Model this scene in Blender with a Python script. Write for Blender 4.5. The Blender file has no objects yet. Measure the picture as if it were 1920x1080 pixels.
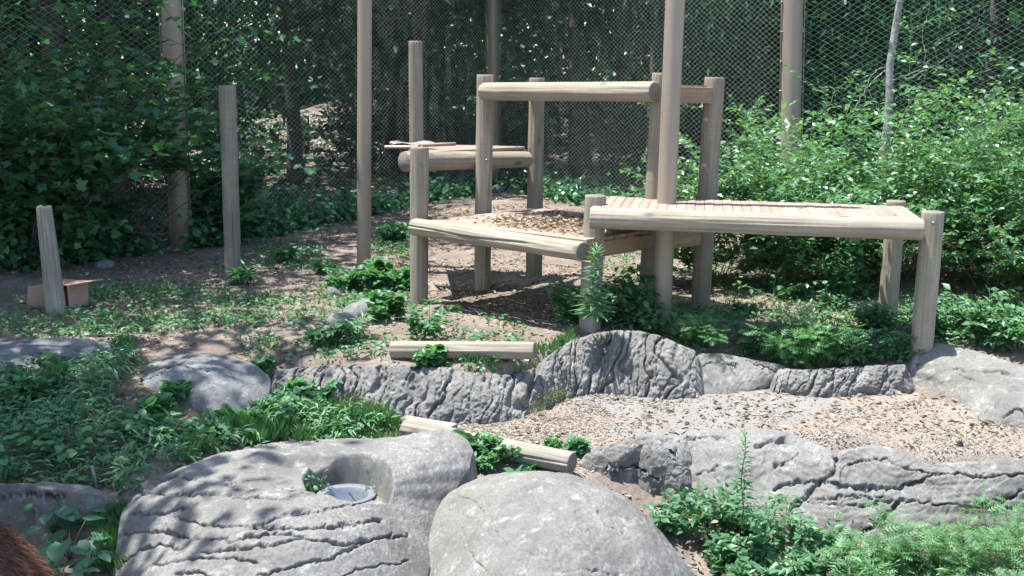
import bpy, math, random
import numpy as np
from mathutils import Vector, Matrix
random.seed(7)
S = bpy.context.scene
COL = S.collection

# ------------------------------------------------------------------ camera, sky, sun, exposure
F = 2200.0; PITCH = math.radians(9.93); H = 2.30
cd = bpy.data.cameras.new('camera'); cam = bpy.data.objects.new('camera', cd); COL.objects.link(cam)
cam.location = (0, 0, H); cam.rotation_euler = (math.pi/2 - PITCH, 0, 0)
cd.sensor_width = 36; cd.lens = 36*F/1920; cd.clip_end = 2000
S.camera = cam
SUN = Vector((-.30, .02, 1)).normalized()
w = bpy.data.worlds.new('World'); S.world = w; w.use_nodes = True
nt = w.node_tree; nt.nodes.clear()
sky = nt.nodes.new('ShaderNodeTexSky'); sky.sky_type = 'NISHITA'; sky.sun_disc = False
sky.sun_elevation = math.asin(SUN.z); sky.sun_rotation = math.atan2(SUN.x, SUN.y)
bg = nt.nodes.new('ShaderNodeBackground'); bg.inputs[1].default_value = .15
wo = nt.nodes.new('ShaderNodeOutputWorld')
nt.links.new(sky.outputs[0], bg.inputs[0]); nt.links.new(bg.outputs[0], wo.inputs[0])
sl = bpy.data.lights.new('sun', 'SUN'); sl.energy = 5.0; sl.angle = math.radians(.5); sl.color = (1, .97, .92)
so = bpy.data.objects.new('sun', sl); COL.objects.link(so)
so.rotation_euler = SUN.to_track_quat('Z', 'Y').to_euler(); so.location = (0, 10, 30)
S.view_settings.view_transform = 'Standard'; S.view_settings.look = 'None'
S.view_settings.gamma = 1; S.view_settings.use_curve_mapping = False
S.view_settings.exposure = 1.25

# ------------------------------------------------------------------ pixel <-> place helpers
cp, sp = math.cos(PITCH), math.sin(PITCH)
def ray(px, py):
    a = (np.asarray(px, float)-960)/F; b = (540-np.asarray(py, float))/F
    return np.stack([a, cp + b*sp, -sp + b*cp], -1)
def at(px, py, Y):
    d = ray(px, py); return np.array([0, 0, H]) + d*(np.asarray(Y, float)/d[..., 1])[..., None]
def onz(px, py, z):
    d = ray(px, py); return np.array([0, 0, H]) + d*((np.asarray(z, float)-H)/d[..., 2])[..., None]
def proj(P):
    P = np.asarray(P, float); ww = P[..., 1]*cp + (H-P[..., 2])*sp; v = P[..., 1]*sp - (H-P[..., 2])*cp
    ww = np.maximum(ww, .05)
    return np.stack([960+F*P[..., 0]/ww, 540-F*v/ww], -1)

# ------------------------------------------------------------------ numpy noise
def _h(ix, iy, iz, s):
    n = (ix*374761393 + iy*668265263 + iz*1274126177 + s*974634777) & 0xffffffff
    n = ((n ^ (n >> 13))*1274126177) & 0xffffffff
    n = n ^ (n >> 16)
    return n/2147483647.5 - 1
def vn(P, s=0):
    i = np.floor(P).astype(np.int64); f = P-i; f = f*f*(3-2*f); r = 0
    for dx in (0, 1):
        for dy in (0, 1):
            for dz in (0, 1):
                wt = (f[..., 0] if dx else 1-f[..., 0])*(f[..., 1] if dy else 1-f[..., 1])*(f[..., 2] if dz else 1-f[..., 2])
                r = r + wt*_h(i[..., 0]+dx, i[..., 1]+dy, i[..., 2]+dz, s)
    return r
def fbm(P, o=4, s=0, g=.5):
    a = 1; t = 0; P = np.asarray(P, float)
    for k in range(o): t = t + a*vn(P*2**k + 17.3*k, s+k); a *= g
    return t

# ------------------------------------------------------------------ object helpers
ORG = {}
def tag(o, label=None, cat=None, group=None, kind=None):
    if label: o['label'] = label
    if cat: o['category'] = cat
    if group: o['group'] = group
    if kind: o['kind'] = kind
    return o
def thing(name, base, label, cat, group=None):
    o = bpy.data.objects.new(name, None); COL.objects.link(o); o.location = base; o.empty_display_size = .1
    ORG[o.name] = np.array(base, float); return tag(o, label, cat, group)
def mesh(name, V, Fc, mats, midx=None, smooth=True):
    me = bpy.data.meshes.new(name)
    V = np.asarray(V, dtype=float)
    me.from_pydata(V.tolist(), [], Fc.tolist() if isinstance(Fc, np.ndarray) else Fc)
    for m in (mats if isinstance(mats, (list, tuple)) else [mats]): me.materials.append(m)
    if midx is not None: me.polygons.foreach_set('material_index', np.asarray(midx, dtype=np.int32))
    if smooth: me.polygons.foreach_set('use_smooth', np.ones(len(me.polygons), dtype=bool))
    me.update(); return me
def put(name, me, parent=None, M=None):
    o = bpy.data.objects.new(name, me); COL.objects.link(o)
    if parent: o.parent = parent
    if M is not None: o.matrix_local = M
    ORG[o.name] = ORG.get(parent.name, np.zeros(3)) if parent else np.zeros(3)
    return o
def mk(name, V, Fc, mats, parent=None, smooth=True, midx=None):
    V = np.asarray(V, float)
    if parent: V = V - ORG.get(parent.name, np.zeros(3))
    return put(name, mesh(name, V, Fc, mats, midx, smooth), parent)
class Acc:
    def __init__(s): s.V = []; s.F = []; s.n = 0
    def add(s, V, Fc):
        V = np.asarray(V, float); s.V.append(V); s.F += [tuple(int(i)+s.n for i in f) for f in Fc]; s.n += len(V)
    def arr(s): return np.concatenate(s.V) if s.V else np.zeros((0, 3)), s.F
def tube(P, R, seg=8, caps=True):
    P = np.asarray(P, float); n = len(P); R = np.broadcast_to(np.asarray(R, float), (n,))
    T = np.gradient(P, axis=0); T /= np.linalg.norm(T, axis=1)[:, None]+1e-9
    ref = np.array([0, 0, 1.]) if abs(T[:, 2]).mean() < .8 else np.array([1., 0, 0])
    A = np.cross(T, ref); A /= np.linalg.norm(A, axis=1)[:, None]+1e-9; B = np.cross(T, A)
    th = np.arange(seg)*2*math.pi/seg
    V = P[:, None] + R[:, None, None]*(A[:, None]*np.cos(th)[None, :, None]+B[:, None]*np.sin(th)[None, :, None])
    Fc = [(i*seg+j, i*seg+(j+1) % seg, (i+1)*seg+(j+1) % seg, (i+1)*seg+j) for i in range(n-1) for j in range(seg)]
    if caps: Fc += [tuple(range(seg))[::-1], tuple((n-1)*seg+j for j in range(seg))]
    return V.reshape(-1, 3), Fc

# ------------------------------------------------------------------ materials
def newmat(name):
    m = bpy.data.materials.new(name); m.use_nodes = True
    n = m.node_tree; b = n.nodes['Principled BSDF']; return m, n, b
def N(n, t, **kw):
    x = n.nodes.new(t)
    for k, v in kw.items():
        if k.startswith('i_'): x.inputs[k[2:].replace('_', ' ')].default_value = v
        else: setattr(x, k, v)
    return x
def ramp(n, src, stops):
    r = n.nodes.new('ShaderNodeValToRGB'); e = r.color_ramp.elements
    while len(e) < len(stops): e.new(.5)
    for k, (p, c) in enumerate(stops): e[k].position = p; e[k].color = (*c, 1)
    n.links.new(src, r.inputs[0]); return r.outputs[0]
def noise(n, co, scale, detail=4, rough=.6, vec=None):
    x = N(n, 'ShaderNodeTexNoise'); x.inputs['Scale'].default_value = scale; x.inputs['Detail'].default_value = detail
    x.inputs['Roughness'].default_value = rough
    if co is not None: n.links.new(co, x.inputs['Vector'])
    return x.outputs['Fac']
def mapping(n, co, sc):
    x = N(n, 'ShaderNodeMapping'); x.inputs['Scale'].default_value = sc; n.links.new(co, x.inputs[0]); return x.outputs[0]
def mix(n, fac, a, b, mode='MIX'):
    x = N(n, 'ShaderNodeMix', data_type='RGBA', blend_type=mode)
    for s_, v in ((x.inputs[0], fac), (x.inputs[6], a), (x.inputs[7], b)):
        if isinstance(v, (int, float)): s_.default_value = v
        elif isinstance(v, tuple): s_.default_value = (*v, 1)
        else: n.links.new(v, s_)
    return x.outputs[2]
def bump(n, b, hgt, strength=.5, dist=.01):
    x = N(n, 'ShaderNodeBump'); x.inputs['Strength'].default_value = strength; x.inputs['Distance'].default_value = dist
    n.links.new(hgt, x.inputs['Height']); n.links.new(x.outputs[0], b.inputs['Normal'])
def geo_pos(n): return N(n, 'ShaderNodeNewGeometry').outputs['Position']

def leaf_mat(name, c0, c1, c2, trans=.35, rough=.45, spec=.5):
    m, n, b = newmat(name)
    g = N(n, 'ShaderNodeNewGeometry')
    c = ramp(n, g.outputs['Random Per Island'], [(0, c0), (.55, c1), (1, c2)])
    nz = noise(n, g.outputs['Position'], 1.3, 3)
    c = mix(n, ramp(n, nz, [(.35, (.0, .0, .0)), (.65, (1, 1, 1))]), mix(n, 1.0, c, (.72, .8, .75), 'MULTIPLY'), c)
    n.links.new(c, b.inputs['Base Color'])
    b.inputs['Roughness'].default_value = rough
    b.inputs['Specular IOR Level'].default_value = spec
    t = N(n, 'ShaderNodeBsdfTranslucent'); n.links.new(mix(n, 1.0, c, (1.3, 1.5, .55), 'MULTIPLY'), t.inputs[0])
    ms = N(n, 'ShaderNodeMixShader'); ms.inputs[0].default_value = trans
    n.links.new(b.outputs[0], ms.inputs[1]); n.links.new(t.outputs[0], ms.inputs[2])
    n.links.new(ms.outputs[0], n.nodes['Material Output'].inputs[0])
    return m
M = {}
M['leaf_right'] = leaf_mat('bright_shrub_leaf', (.065, .165, .085), (.115, .25, .125), (.20, .36, .17), rough=.34)
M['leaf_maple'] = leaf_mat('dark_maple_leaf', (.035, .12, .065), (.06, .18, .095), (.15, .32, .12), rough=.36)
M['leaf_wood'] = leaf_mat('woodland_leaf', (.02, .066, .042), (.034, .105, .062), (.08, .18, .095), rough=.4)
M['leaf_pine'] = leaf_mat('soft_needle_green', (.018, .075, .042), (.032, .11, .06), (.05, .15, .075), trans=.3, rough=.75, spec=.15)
M['leaf_weed'] = leaf_mat('weed_leaf', (.07, .17, .085), (.10, .24, .12), (.16, .32, .15))
M['leaf_rag'] = leaf_mat('feathery_weed_leaf', (.11, .24, .115), (.145, .30, .145), (.21, .38, .17), rough=.5)
M['leaf_cover'] = leaf_mat('ground_cover_leaf', (.065, .18, .09), (.11, .26, .13), (.17, .34, .15))
M['leaf_tri'] = leaf_mat('broad_weed_leaf', (.06, .17, .10), (.085, .22, .13), (.12, .27, .15), rough=.4)
M['grass'] = leaf_mat('grass_blade', (.06, .17, .06), (.10, .23, .08), (.17, .28, .11), trans=.3)
M['dry'] = leaf_mat('dry_leaf', (.10, .065, .05), (.25, .175, .13), (.48, .39, .31), trans=.1, rough=.7, spec=.2)
M['mulch'] = leaf_mat('wood_chip', (.15, .112, .09), (.325, .268, .225), (.50, .44, .39), trans=.0, rough=.8, spec=.2)

def wood_mat(name, c0, c1, c2, green=0.):
    m, n, b = newmat(name)
    tc = N(n, 'ShaderNodeTexCoord'); oi = N(n, 'ShaderNodeObjectInfo')
    ad = N(n, 'ShaderNodeVectorMath', operation='ADD')
    sc = N(n, 'ShaderNodeVectorMath', operation='SCALE'); n.links.new(oi.outputs['Random'], sc.inputs[3]); sc.inputs[0].default_value = (31, 17, 43)
    n.links.new(tc.outputs['Object'], ad.inputs[0]); n.links.new(sc.outputs[0], ad.inputs[1])
    co = ad.outputs[0]
    grain = noise(n, mapping(n, co, (70, 70, 1.3)), 1, 6, .7)
    blot = noise(n, mapping(n, co, (3, 3, 1.2)), 1.6, 4)
    c = ramp(n, grain, [(.28, c0), (.5, c1), (.72, c2)])
    c = mix(n, ramp(n, blot, [(.35, (0, 0, 0)), (.7, (.75, .75, .75))]), c, tuple(x*.62 for x in c1))
    saw = noise(n, mapping(n, co, (5, 5, 75)), 1, 2); c = mix(n, ramp(n, saw, [(.42, (.35, .35, .35)), (.55, (0, 0, 0))]), c, tuple(x*.72 for x in c1))
    knot = N(n, 'ShaderNodeTexVoronoi'); knot.inputs['Scale'].default_value = 1; n.links.new(mapping(n, co, (4.5, 4.5, 2.2)), knot.inputs['Vector'])
    c = mix(n, ramp(n, knot.outputs['Distance'], [(.07, (.85, .85, .85)), (.16, (0, 0, 0))]), c, tuple(x*.35 for x in c1))
    if green: c = mix(n, ramp(n, noise(n, mapping(n, co, (2, 2, .6)), 2.3, 4), [(.5, (0, 0, 0)), (.75, (green,)*3)]), c, (.16, .2, .12))
    tint = mix(n, oi.outputs['Random'], (.86, .84, .82), (1.06, 1.03, 1.0)); c = mix(n, 1.0, c, tint, 'MULTIPLY')
    n.links.new(c, b.inputs['Base Color']); b.inputs['Roughness'].default_value = .8
    b.inputs['Specular IOR Level'].default_value = .25
    bump(n, b, grain, .6, .006); return m
M['wood'] = wood_mat('weathered_pine', (.165, .145, .115), (.33, .295, .24), (.45, .415, .35), .4)
M['wood_grey'] = wood_mat('grey_old_timber', (.135, .125, .11), (.29, .27, .235), (.43, .405, .36), .5)
M['plank'] = wood_mat('reddish_deck_plank', (.20, .145, .115), (.37, .28, .23), (.48, .385, .33))
M['board'] = wood_mat('brown_sawn_board', (.17, .115, .075), (.34, .245, .165), (.46, .345, .24))
def end_mat():
    m, n, b = newmat('log_end_grain')
    tc = N(n, 'ShaderNodeTexCoord'); w_ = N(n, 'ShaderNodeTexWave', wave_type='RINGS', rings_direction='Z')
    w_.inputs['Scale'].default_value = 16; w_.inputs['Distortion'].default_value = 2.5; w_.inputs['Detail'].default_value = 2
    n.links.new(tc.outputs['Object'], w_.inputs['Vector'])
    c = ramp(n, w_.outputs['Fac'], [(0, (.13, .11, .09)), (1, (.25, .22, .18))])
    c = mix(n, ramp(n, noise(n, tc.outputs['Object'], 14, 4), [(.4, (0, 0, 0)), (.7, (1, 1, 1))]), c, (.13, .115, .095))
    n.links.new(c, b.inputs['Base Color']); b.inputs['Roughness'].default_value = .9; return m
M['end'] = end_mat()
def rock_mat(name, c0, c1, c2, sc=1., rough_bump=.5, moss=0.):
    m, n, b = newmat(name); P = geo_pos(n)
    a = noise(n, P, 1.7*sc, 6, .6); f = noise(n, P, 55, 6, .7); s_ = noise(n, P, 160, 3, .8)
    c = ramp(n, a, [(.3, c0), (.5, c1), (.72, c2)])
    c = mix(n, ramp(n, f, [(.38, (.75, .75, .75)), (.62, (0, 0, 0))]), c, tuple(x*.6 for x in c1))
    c = mix(n, ramp(n, s_, [(.6, (0, 0, 0)), (.72, (.6, .6, .6))]), c, tuple(min(1, x*1.7) for x in c2))
    sepm = mapping(n, P, (2.5, 2.5, .5)); st = noise(n, sepm, 2.2, 5, .7)
    c = mix(n, ramp(n, st, [(.5, (0, 0, 0)), (.7, (.65, .65, .65))]), c, tuple(x*.5 for x in c1))
    c = mix(n, ramp(n, noise(n, P, 9, 5, .75), [(.55, (0, 0, 0)), (.66, (.5, .5, .5))]), c, tuple(min(1, x*1.35) for x in c2))
    vo = N(n, 'ShaderNodeTexVoronoi'); vo.inputs['Scale'].default_value = 70; n.links.new(P, vo.inputs['Vector']); c = mix(n, ramp(n, vo.outputs['Distance'], [(.10, (.7, .7, .7)), (.22, (0, 0, 0))]), c, tuple(x*.4 for x in c1))
    if moss: c = mix(n, ramp(n, noise(n, P, 3.1, 5), [(.62, (0, 0, 0)), (.74, (moss,)*3)]), c, (.10, .115, .05))
    n.links.new(c, b.inputs['Base Color']); b.inputs['Roughness'].default_value = .88; b.inputs['Specular IOR Level'].default_value = .25
    mx = N(n, 'ShaderNodeMath', operation='ADD'); n.links.new(f, mx.inputs[0]); n.links.new(s_, mx.inputs[1])
    bump(n, b, mx.outputs[0], rough_bump, .012); return m
M['rock'] = rock_mat('pale_grey_boulder', (.14, .137, .128), (.205, .2, .188), (.285, .276, .258))
M['rock_dark'] = rock_mat('shaded_grey_boulder', (.135, .14, .142), (.20, .205, .205), (.29, .29, .28), moss=.3)
M['rock_warm'] = rock_mat('lichen_grey_boulder', (.145, .143, .13), (.21, .206, .19), (.29, .283, .262), moss=.15)
M['crag'] = rock_mat('rough_grey_crag', (.17, .167, .158), (.27, .265, .25), (.38, .37, .35), 2.5, 1., moss=.3)
M['stone'] = rock_mat('field_stone', (.15, .15, .155), (.22, .22, .225), (.32, .315, .31), 3)
def steel_paint():
    m, n, b = newmat('tan_pole_paint'); P = geo_pos(n)
    c = ramp(n, noise(n, mapping(n, P, (6, 6, .7)), 2, 5), [(.3, (.255, .212, .165)), (.7, (.31, .262, .208))])
    c = mix(n, ramp(n, noise(n, P, 35, 4), [(.62, (0, 0, 0)), (.8, (.5, .5, .5))]), c, (.22, .19, .16))
    n.links.new(c, b.inputs['Base Color']); b.inputs['Roughness'].default_value = .42; b.inputs['Specular IOR Level'].default_value = .5
    bump(n, b, noise(n, P, 20, 3), .05, .01); return m
M['pole'] = steel_paint()
def flat(name, c, rough=.6, metal=0., var=.15, sc=12):
    m, n, b = newmat(name); P = geo_pos(n)
    cc = ramp(n, noise(n, P, sc, 5), [(.3, tuple(x*(1-var) for x in c)), (.7, tuple(min(1, x*(1+var)) for x in c))])
    n.links.new(cc, b.inputs['Base Color']); b.inputs['Roughness'].default_value = rough; b.inputs['Metallic'].default_value = metal
    return m
M['wire'] = flat('galvanised_wire', (.5, .57, .53), .45, .0)
M['steel'] = flat('dull_steel', (.26, .27, .30), .42, .5, .12, 30)
M['card'] = flat('brown_cardboard', (.42, .275, .215), .9, 0, .1, 8)
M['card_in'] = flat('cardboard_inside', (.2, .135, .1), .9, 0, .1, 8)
M['bark'] = flat('tree_bark', (.085, .075, .065), .95, 0, .45, 9)
M['bark_pale'] = flat('pale_bark', (.28, .28, .275), .9, 0, .5, 14)
M['stem'] = flat('green_stem', (.12, .16, .07), .7, 0, .3)
M['twig'] = flat('dead_twig', (.30, .26, .22), .9, 0, .3)
M['iron'] = flat('black_iron', (.02, .02, .022), .6)
M['plastic'] = flat('pale_board', (.42, .33, .28), .5, 0, .12)
M['moss'] = flat('moss_clump', (.12, .135, .045), .95, 0, .4, 30)
M['darkstone'] = flat('dark_lump', (.02, .012, .015), .7, 0, .4, 60)
M['fur'] = leaf_mat('brown_fur', (.05, .022, .013), (.12, .05, .03), (.24, .125, .08), trans=.1, rough=.6, spec=.3)
M['skin'] = flat('brown_hide', (.075, .034, .022), .8, 0, .35, 20)
M['black'] = flat('black_nose', (.01, .01, .01), .4)

# ------------------------------------------------------------------ ground height
CP = []
for row in [
  # upper terrace
  (100,600,0),(430,545,0),(700,515,0),(785,572,0),(1000,600,0),(1250,592,0),(1500,600,-.02),(1700,625,-.02),(1900,600,0),(300,465,0),
  (620,450,.02),(900,450,.03),(600,620,0),(800,640,-.02),(960,640,-.02),(1300,640,-.03),
  (500,360,.0),(1100,380,.05),(1500,450,.03),(1850,430,.03),(-200,560,0),(-300,640,0),(2150,600,0),
  # upper terrace, beside the wall top
  (560,690,-.07),(700,682,-.06),(850,684,-.06),(940,696,-.06),(1020,670,-.04),(1140,616,.04),(1220,614,.05),(1330,650,-.08),(1500,682,-.18),(1640,682,-.16),
  (1800,640,.0),(2050,660,.0),
  # left slope
  (0,690,-.08),(250,690,-.08),(420,700,-.1),(120,740,-.12),(250,805,-.3),(500,800,-.42),(-150,800,-.25),(0,800,-.24),(0,870,-.32),(200,880,-.4),
  (150,970,-.62),(150,1060,-.78),(0,1080,-.85),(0,970,-.62),(350,850,-.38),(-300,1000,-.8),
  # foot of the wall and the basin
  (520,760,-.4),(700,800,-.46),(900,803,-.46),(1030,772,-.44),(1100,745,-.40),(1250,752,-.38),(1500,750,-.34),(1640,742,-.32),(1730,742,-.31),
  (600,822,-.5),(800,840,-.5),(900,830,-.48),(1000,820,-.46),(1200,800,-.44),(1400,790,-.4),(1600,800,-.4),(1800,820,-.42),(1900,830,-.43),(1850,870,-.46),
  (1600,835,-.43),(1100,850,-.48),(900,870,-.52),(1080,885,-.54),(2100,850,-.45),
  # below the front boulders
  (1300,975,-.9),(1380,1020,-.95),(1500,1030,-.98),(1700,1040,-1.0),(1900,1040,-1.0),(1350,1080,-1.02),(2100,1050,-1.0)]:
    CP.append(onz(*row))
CP = np.array(CP)
extra = [(x, y, z) for x, y, z in [(-3, 5.5, -1.0), (0, 6.5, -1.0), (0, 5, -1.15), (3, 6, -1.1), (3, 4, -1.2), (-3, 3.5, -1.2), (0, 0, -1.3), (-8, 6, -1.0), (9, 6, -1.1), (-1.2, 7, -.9),
         (12, 10, -.1), (-12, 12, .1), (-10, 20, 0), (0, 20, .05), (0, 26, .1), (10, 22, .1), (-8, 38, .0), (8, 38, .3), (20, 20, .2), (-22, 20, .1), (20, 0, -1), (-20, 0, -1)]]
CP = np.concatenate([CP, np.array(extra)])
def _k(r): return np.sqrt(r*r+.02)
_D = np.linalg.norm(CP[:, None, :2]-CP[None, :, :2], axis=-1)
_n = len(CP); _A = np.zeros((_n+3, _n+3)); _A[:_n, :_n] = _k(_D) - np.eye(_n)*.08; _A[:_n, _n] = 1; _A[:_n, n_:=_n+1] = CP[:, 0]; _A[:_n, _n+2] = CP[:, 1]
_A[_n:, :_n] = _A[:_n, _n:].T
_W = np.linalg.solve(_A, np.concatenate([CP[:, 2], [0, 0, 0]]))
def gz(X, Y):
    X = np.asarray(X, float); Y = np.asarray(Y, float); sh = X.shape; x = X.ravel(); y = Y.ravel()
    xc = np.clip(x, -14, 14); yc = np.clip(y, 0, 40); z = np.zeros(len(x))
    for s0 in range(0, len(x), 20000):
        q = slice(s0, s0+20000)
        r = np.sqrt((xc[q, None]-CP[None, :, 0])**2+(yc[q, None]-CP[None, :, 1])**2)
        z[q] = _k(r)@_W[:_n] + _W[_n] + _W[_n+1]*xc[q] + _W[_n+2]*yc[q]
    z = z + np.clip((y-40)/30, 0, 1)**1.5*3.0
    z = z + 1.0*np.clip((y-35.6)/6, 0, 1)*np.exp(-((x+6.6)/2.8)**2)
    P = np.stack([x, y, 0*x], 1)
    z = z + .02*fbm(P*1.6, 3, 3) + .008*fbm(P*9, 2, 9)
    return z.reshape(sh)
_wl = np.array([onz(*q_) for q_ in [(488,760,-.38),(560,765,-.41),(640,785,-.45),(740,795,-.46),(850,799,-.46),(930,797,-.46),(990,785,-.45),(1030,768,-.43),(1070,750,-.41),(1120,740,-.4),(1180,745,-.39),(1240,752,-.39),(1330,748,-.37),(1440,742,-.34),(1560,750,-.34),(1640,744,-.325),(1730,742,-.315)]])
LEDGE = [(1256,850,905,-.76,-.45),(1268,826,945,-.84,-.42),(1290,815,975,-.9,-.40),(1340,809,1000,-.94,-.39),(1400,809,1012,-.96,-.39),(1480,817,1018,-.97,-.40),(1540,836,1020,-.97,-.43),(1572,852,1020,-.97,-.45),(1596,842,1020,-.97,-.43),(1640,838,1020,-.97,-.43),(1700,848,1020,-.97,-.44),(1750,868,1018,-.97,-.47),(1800,871,1018,-.97,-.47),(1920,868,1018,-.97,-.47),(2080,874,1018,-.97,-.48),(2350,895,1015,-.97,-.52),(2550,960,1000,-.95,-.75),(2640,985,1000,-.95,-.9)]
_lf = np.array([onz(a, c, d) for a, b, c, d, e in LEDGE]); _lt = np.array([onz(a, b, e) for a, b, c, d, e in LEDGE])
_gz0 = gz
def gz(X, Y):
    X = np.asarray(X, float); Y = np.asarray(Y, float); z = _gz0(X, Y)
    yf = np.interp(X, _wl[:, 0], _wl[:, 1]); zf = np.interp(X, _wl[:, 0], _wl[:, 2]); e = np.clip(np.minimum(X-_wl[0, 0], _wl[-1, 0]-X)/.15+1, 0, 1)
    k = np.clip((yf+.42-Y)/.22, 0, 1)*e*np.clip((Y-yf+1.2)/.5, 0, 1)
    z = z*(1-k)+np.minimum(z, zf+.01)*k
    yf = np.interp(X, _lf[:, 0], _lf[:, 1]); yt = np.interp(X, _lt[:, 0], _lt[:, 1]); zf = np.interp(X, _lf[:, 0], _lf[:, 2]); zt_ = np.interp(X, _lt[:, 0], _lt[:, 2]); m = np.clip((X-_lf[1, 0])/.1, 0, 1)*np.clip((6.3-X)/.5, 0, 1)
    u = np.clip((Y-yf)/(yt-yf), 0, 1); tgt = zf+(zt_-zf)*u-.16*np.clip(u*8, 0, 1); m = m*np.clip((yt+.22-Y)/.15, 0, 1)*np.clip((Y-5)/1.5, 0, 1)
    return z*(1-m)+np.minimum(z, tgt+.02)*m
def ground(px, py):
    px = np.asarray(px, float); py = np.asarray(py, float); z = np.full(px.shape, -.3)
    for k in range(14):
        p = onz(px, py, z); z = z*.5 + .5*gz(p[..., 0], p[..., 1])
    p = onz(px, py, z); p[..., 2] = gz(p[..., 0], p[..., 1]); return p

# ------------------------------------------------------------------ ground sheet
xs = np.concatenate([-np.geomspace(8, 300, 30)[::-1], np.arange(-7.95, 8, .045), np.geomspace(8, 300, 30)])
ys = np.concatenate([np.linspace(-60, 4, 14), np.arange(4.2, 14, .04), np.arange(14, 27, .09), np.geomspace(27, 400, 50)])
XX, YY = np.meshgrid(xs, ys); ZZ = gz(XX, YY)
GV = np.stack([XX, YY, ZZ], -1).reshape(-1, 3)
GV[:, 2] += .006*fbm(GV*25, 2, 21)
nx, ny = len(xs), len(ys); ii = np.arange((ny-1)*(nx-1)); r_, c_ = ii//(nx-1), ii % (nx-1); a_ = r_*nx+c_
GF = np.stack([a_, a_+1, a_+nx+1, a_+nx], 1)
def inpoly(q, poly):
    x, y = q[:, 0], q[:, 1]; ins = np.zeros(len(q), bool); n = len(poly)
    for i in range(n):
        x1, y1 = poly[i]; x2, y2 = poly[(i+1) % n]
        c = ((y1 > y) != (y2 > y)) & (x < (x2-x1)*(y-y1)/((y2-y1) or 1e-9)+x1); ins ^= c
    return ins
def segdist(q, pl):
    d = np.full(len(q), 1e9)
    for (x1, y1), (x2, y2) in zip(pl[:-1], pl[1:]):
        dx, dy = x2-x1, y2-y1; t = np.clip(((q[:, 0]-x1)*dx+(q[:, 1]-y1)*dy)/(dx*dx+dy*dy+1e-9), 0, 1)
        d = np.minimum(d, np.hypot(q[:, 0]-x1-t*dx, q[:, 1]-y1-t*dy))
    return d
def ground_mat():
    m, n, b = newmat('earth_and_litter'); P = geo_pos(n)
    at_ = N(n, 'ShaderNodeAttribute', attribute_name='cover'); sp_ = N(n, 'ShaderNodeSeparateColor'); n.links.new(at_.outputs['Color'], sp_.inputs[0])
    a = noise(n, P, 1.4, 6, .6); f = noise(n, P, 28, 6, .75); h = noise(n, P, 90, 4, .8)
    dirt = ramp(n, a, [(.3, (.175, .14, .115)), (.5, (.26, .218, .182)), (.7, (.355, .305, .26))])
    dirt = mix(n, ramp(n, f, [(.4, (.7, .7, .7)), (.6, (0, 0, 0))]), dirt, (.15, .115, .095))
    dirt = mix(n, ramp(n, h, [(.62, (0, 0, 0)), (.74, (.8, .8, .8))]), dirt, (.42, .37, .32))
    mul = ramp(n, h, [(.32, (.12, .09, .07)), (.5, (.30, .25, .21)), (.68, (.48, .43, .38))])
    con = ramp(n, f, [(.3, (.21, .205, .195)), (.7, (.31, .30, .285))])
    con = mix(n, ramp(n, a, [(.45, (0, 0, 0)), (.65, (.6, .6, .6))]), con, (.24, .215, .2))
    c = mix(n, sp_.outputs[0], dirt, mul); c = mix(n, sp_.outputs[1], c, con)
    c = mix(n, sp_.outputs[2], c, ramp(n, f, [(.35, (.05, .06, .035)), (.65, (.10, .11, .06))]))
    n.links.new(c, b.inputs['Base Color']); b.inputs['Roughness'].default_value = .95; b.inputs['Specular IOR Level'].default_value = .15
    mx = N(n, 'ShaderNodeMath', operation='ADD'); n.links.new(f, mx.inputs[0]); n.links.new(h, mx.inputs[1])
    bump(n, b, mx.outputs[0], .8, .02); return m
M['ground'] = ground_mat()
g = mk('ground', GV, GF, M['ground']); tag(g, 'bare brown earth of the enclosure floor sloping down to a mulched basin', kind='structure')
q = proj(GV); nz_ = fbm(GV*2.2, 4, 5)*30
basin = inpoly(q+nz_[:, None]*[1, .35], [(760,800),(900,810),(1040,780),(1120,745),(1700,735),(1960,800),(2400,830),(2400,950),(1700,900),(1300,850),(1100,900),(900,900),(760,860)])
apron = inpoly(q+nz_[:, None]*[1.2, .45], [(1060,755),(1100,720),(1500,735),(1660,770),(1400,795),(1280,825),(1160,825),(1200,790)])
grn = inpoly(q+nz_[:, None]*[1.5, .8], [(-300,720),(200,700),(520,730),(720,790),(700,830),(300,880),(200,940),(-300,940)])
fr = inpoly(q+nz_[:, None], [(1250,930),(2300,930),(2300,1500),(1400,1500),(1300,1080)])
col = np.zeros((len(GV), 4), dtype=np.float32); col[:, 3] = 1
near = (GV[:, 1] > 3)
col[:, 0] = np.where((basin | fr) & near, 1, 0); col[:, 1] = np.where(apron & near, .85, 0)
col[:, 2] = np.where(grn & near, .7, 0)
ca = g.data.color_attributes.new('cover', 'FLOAT_COLOR', 'POINT'); ca.data.foreach_set('color', col.ravel())

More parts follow.
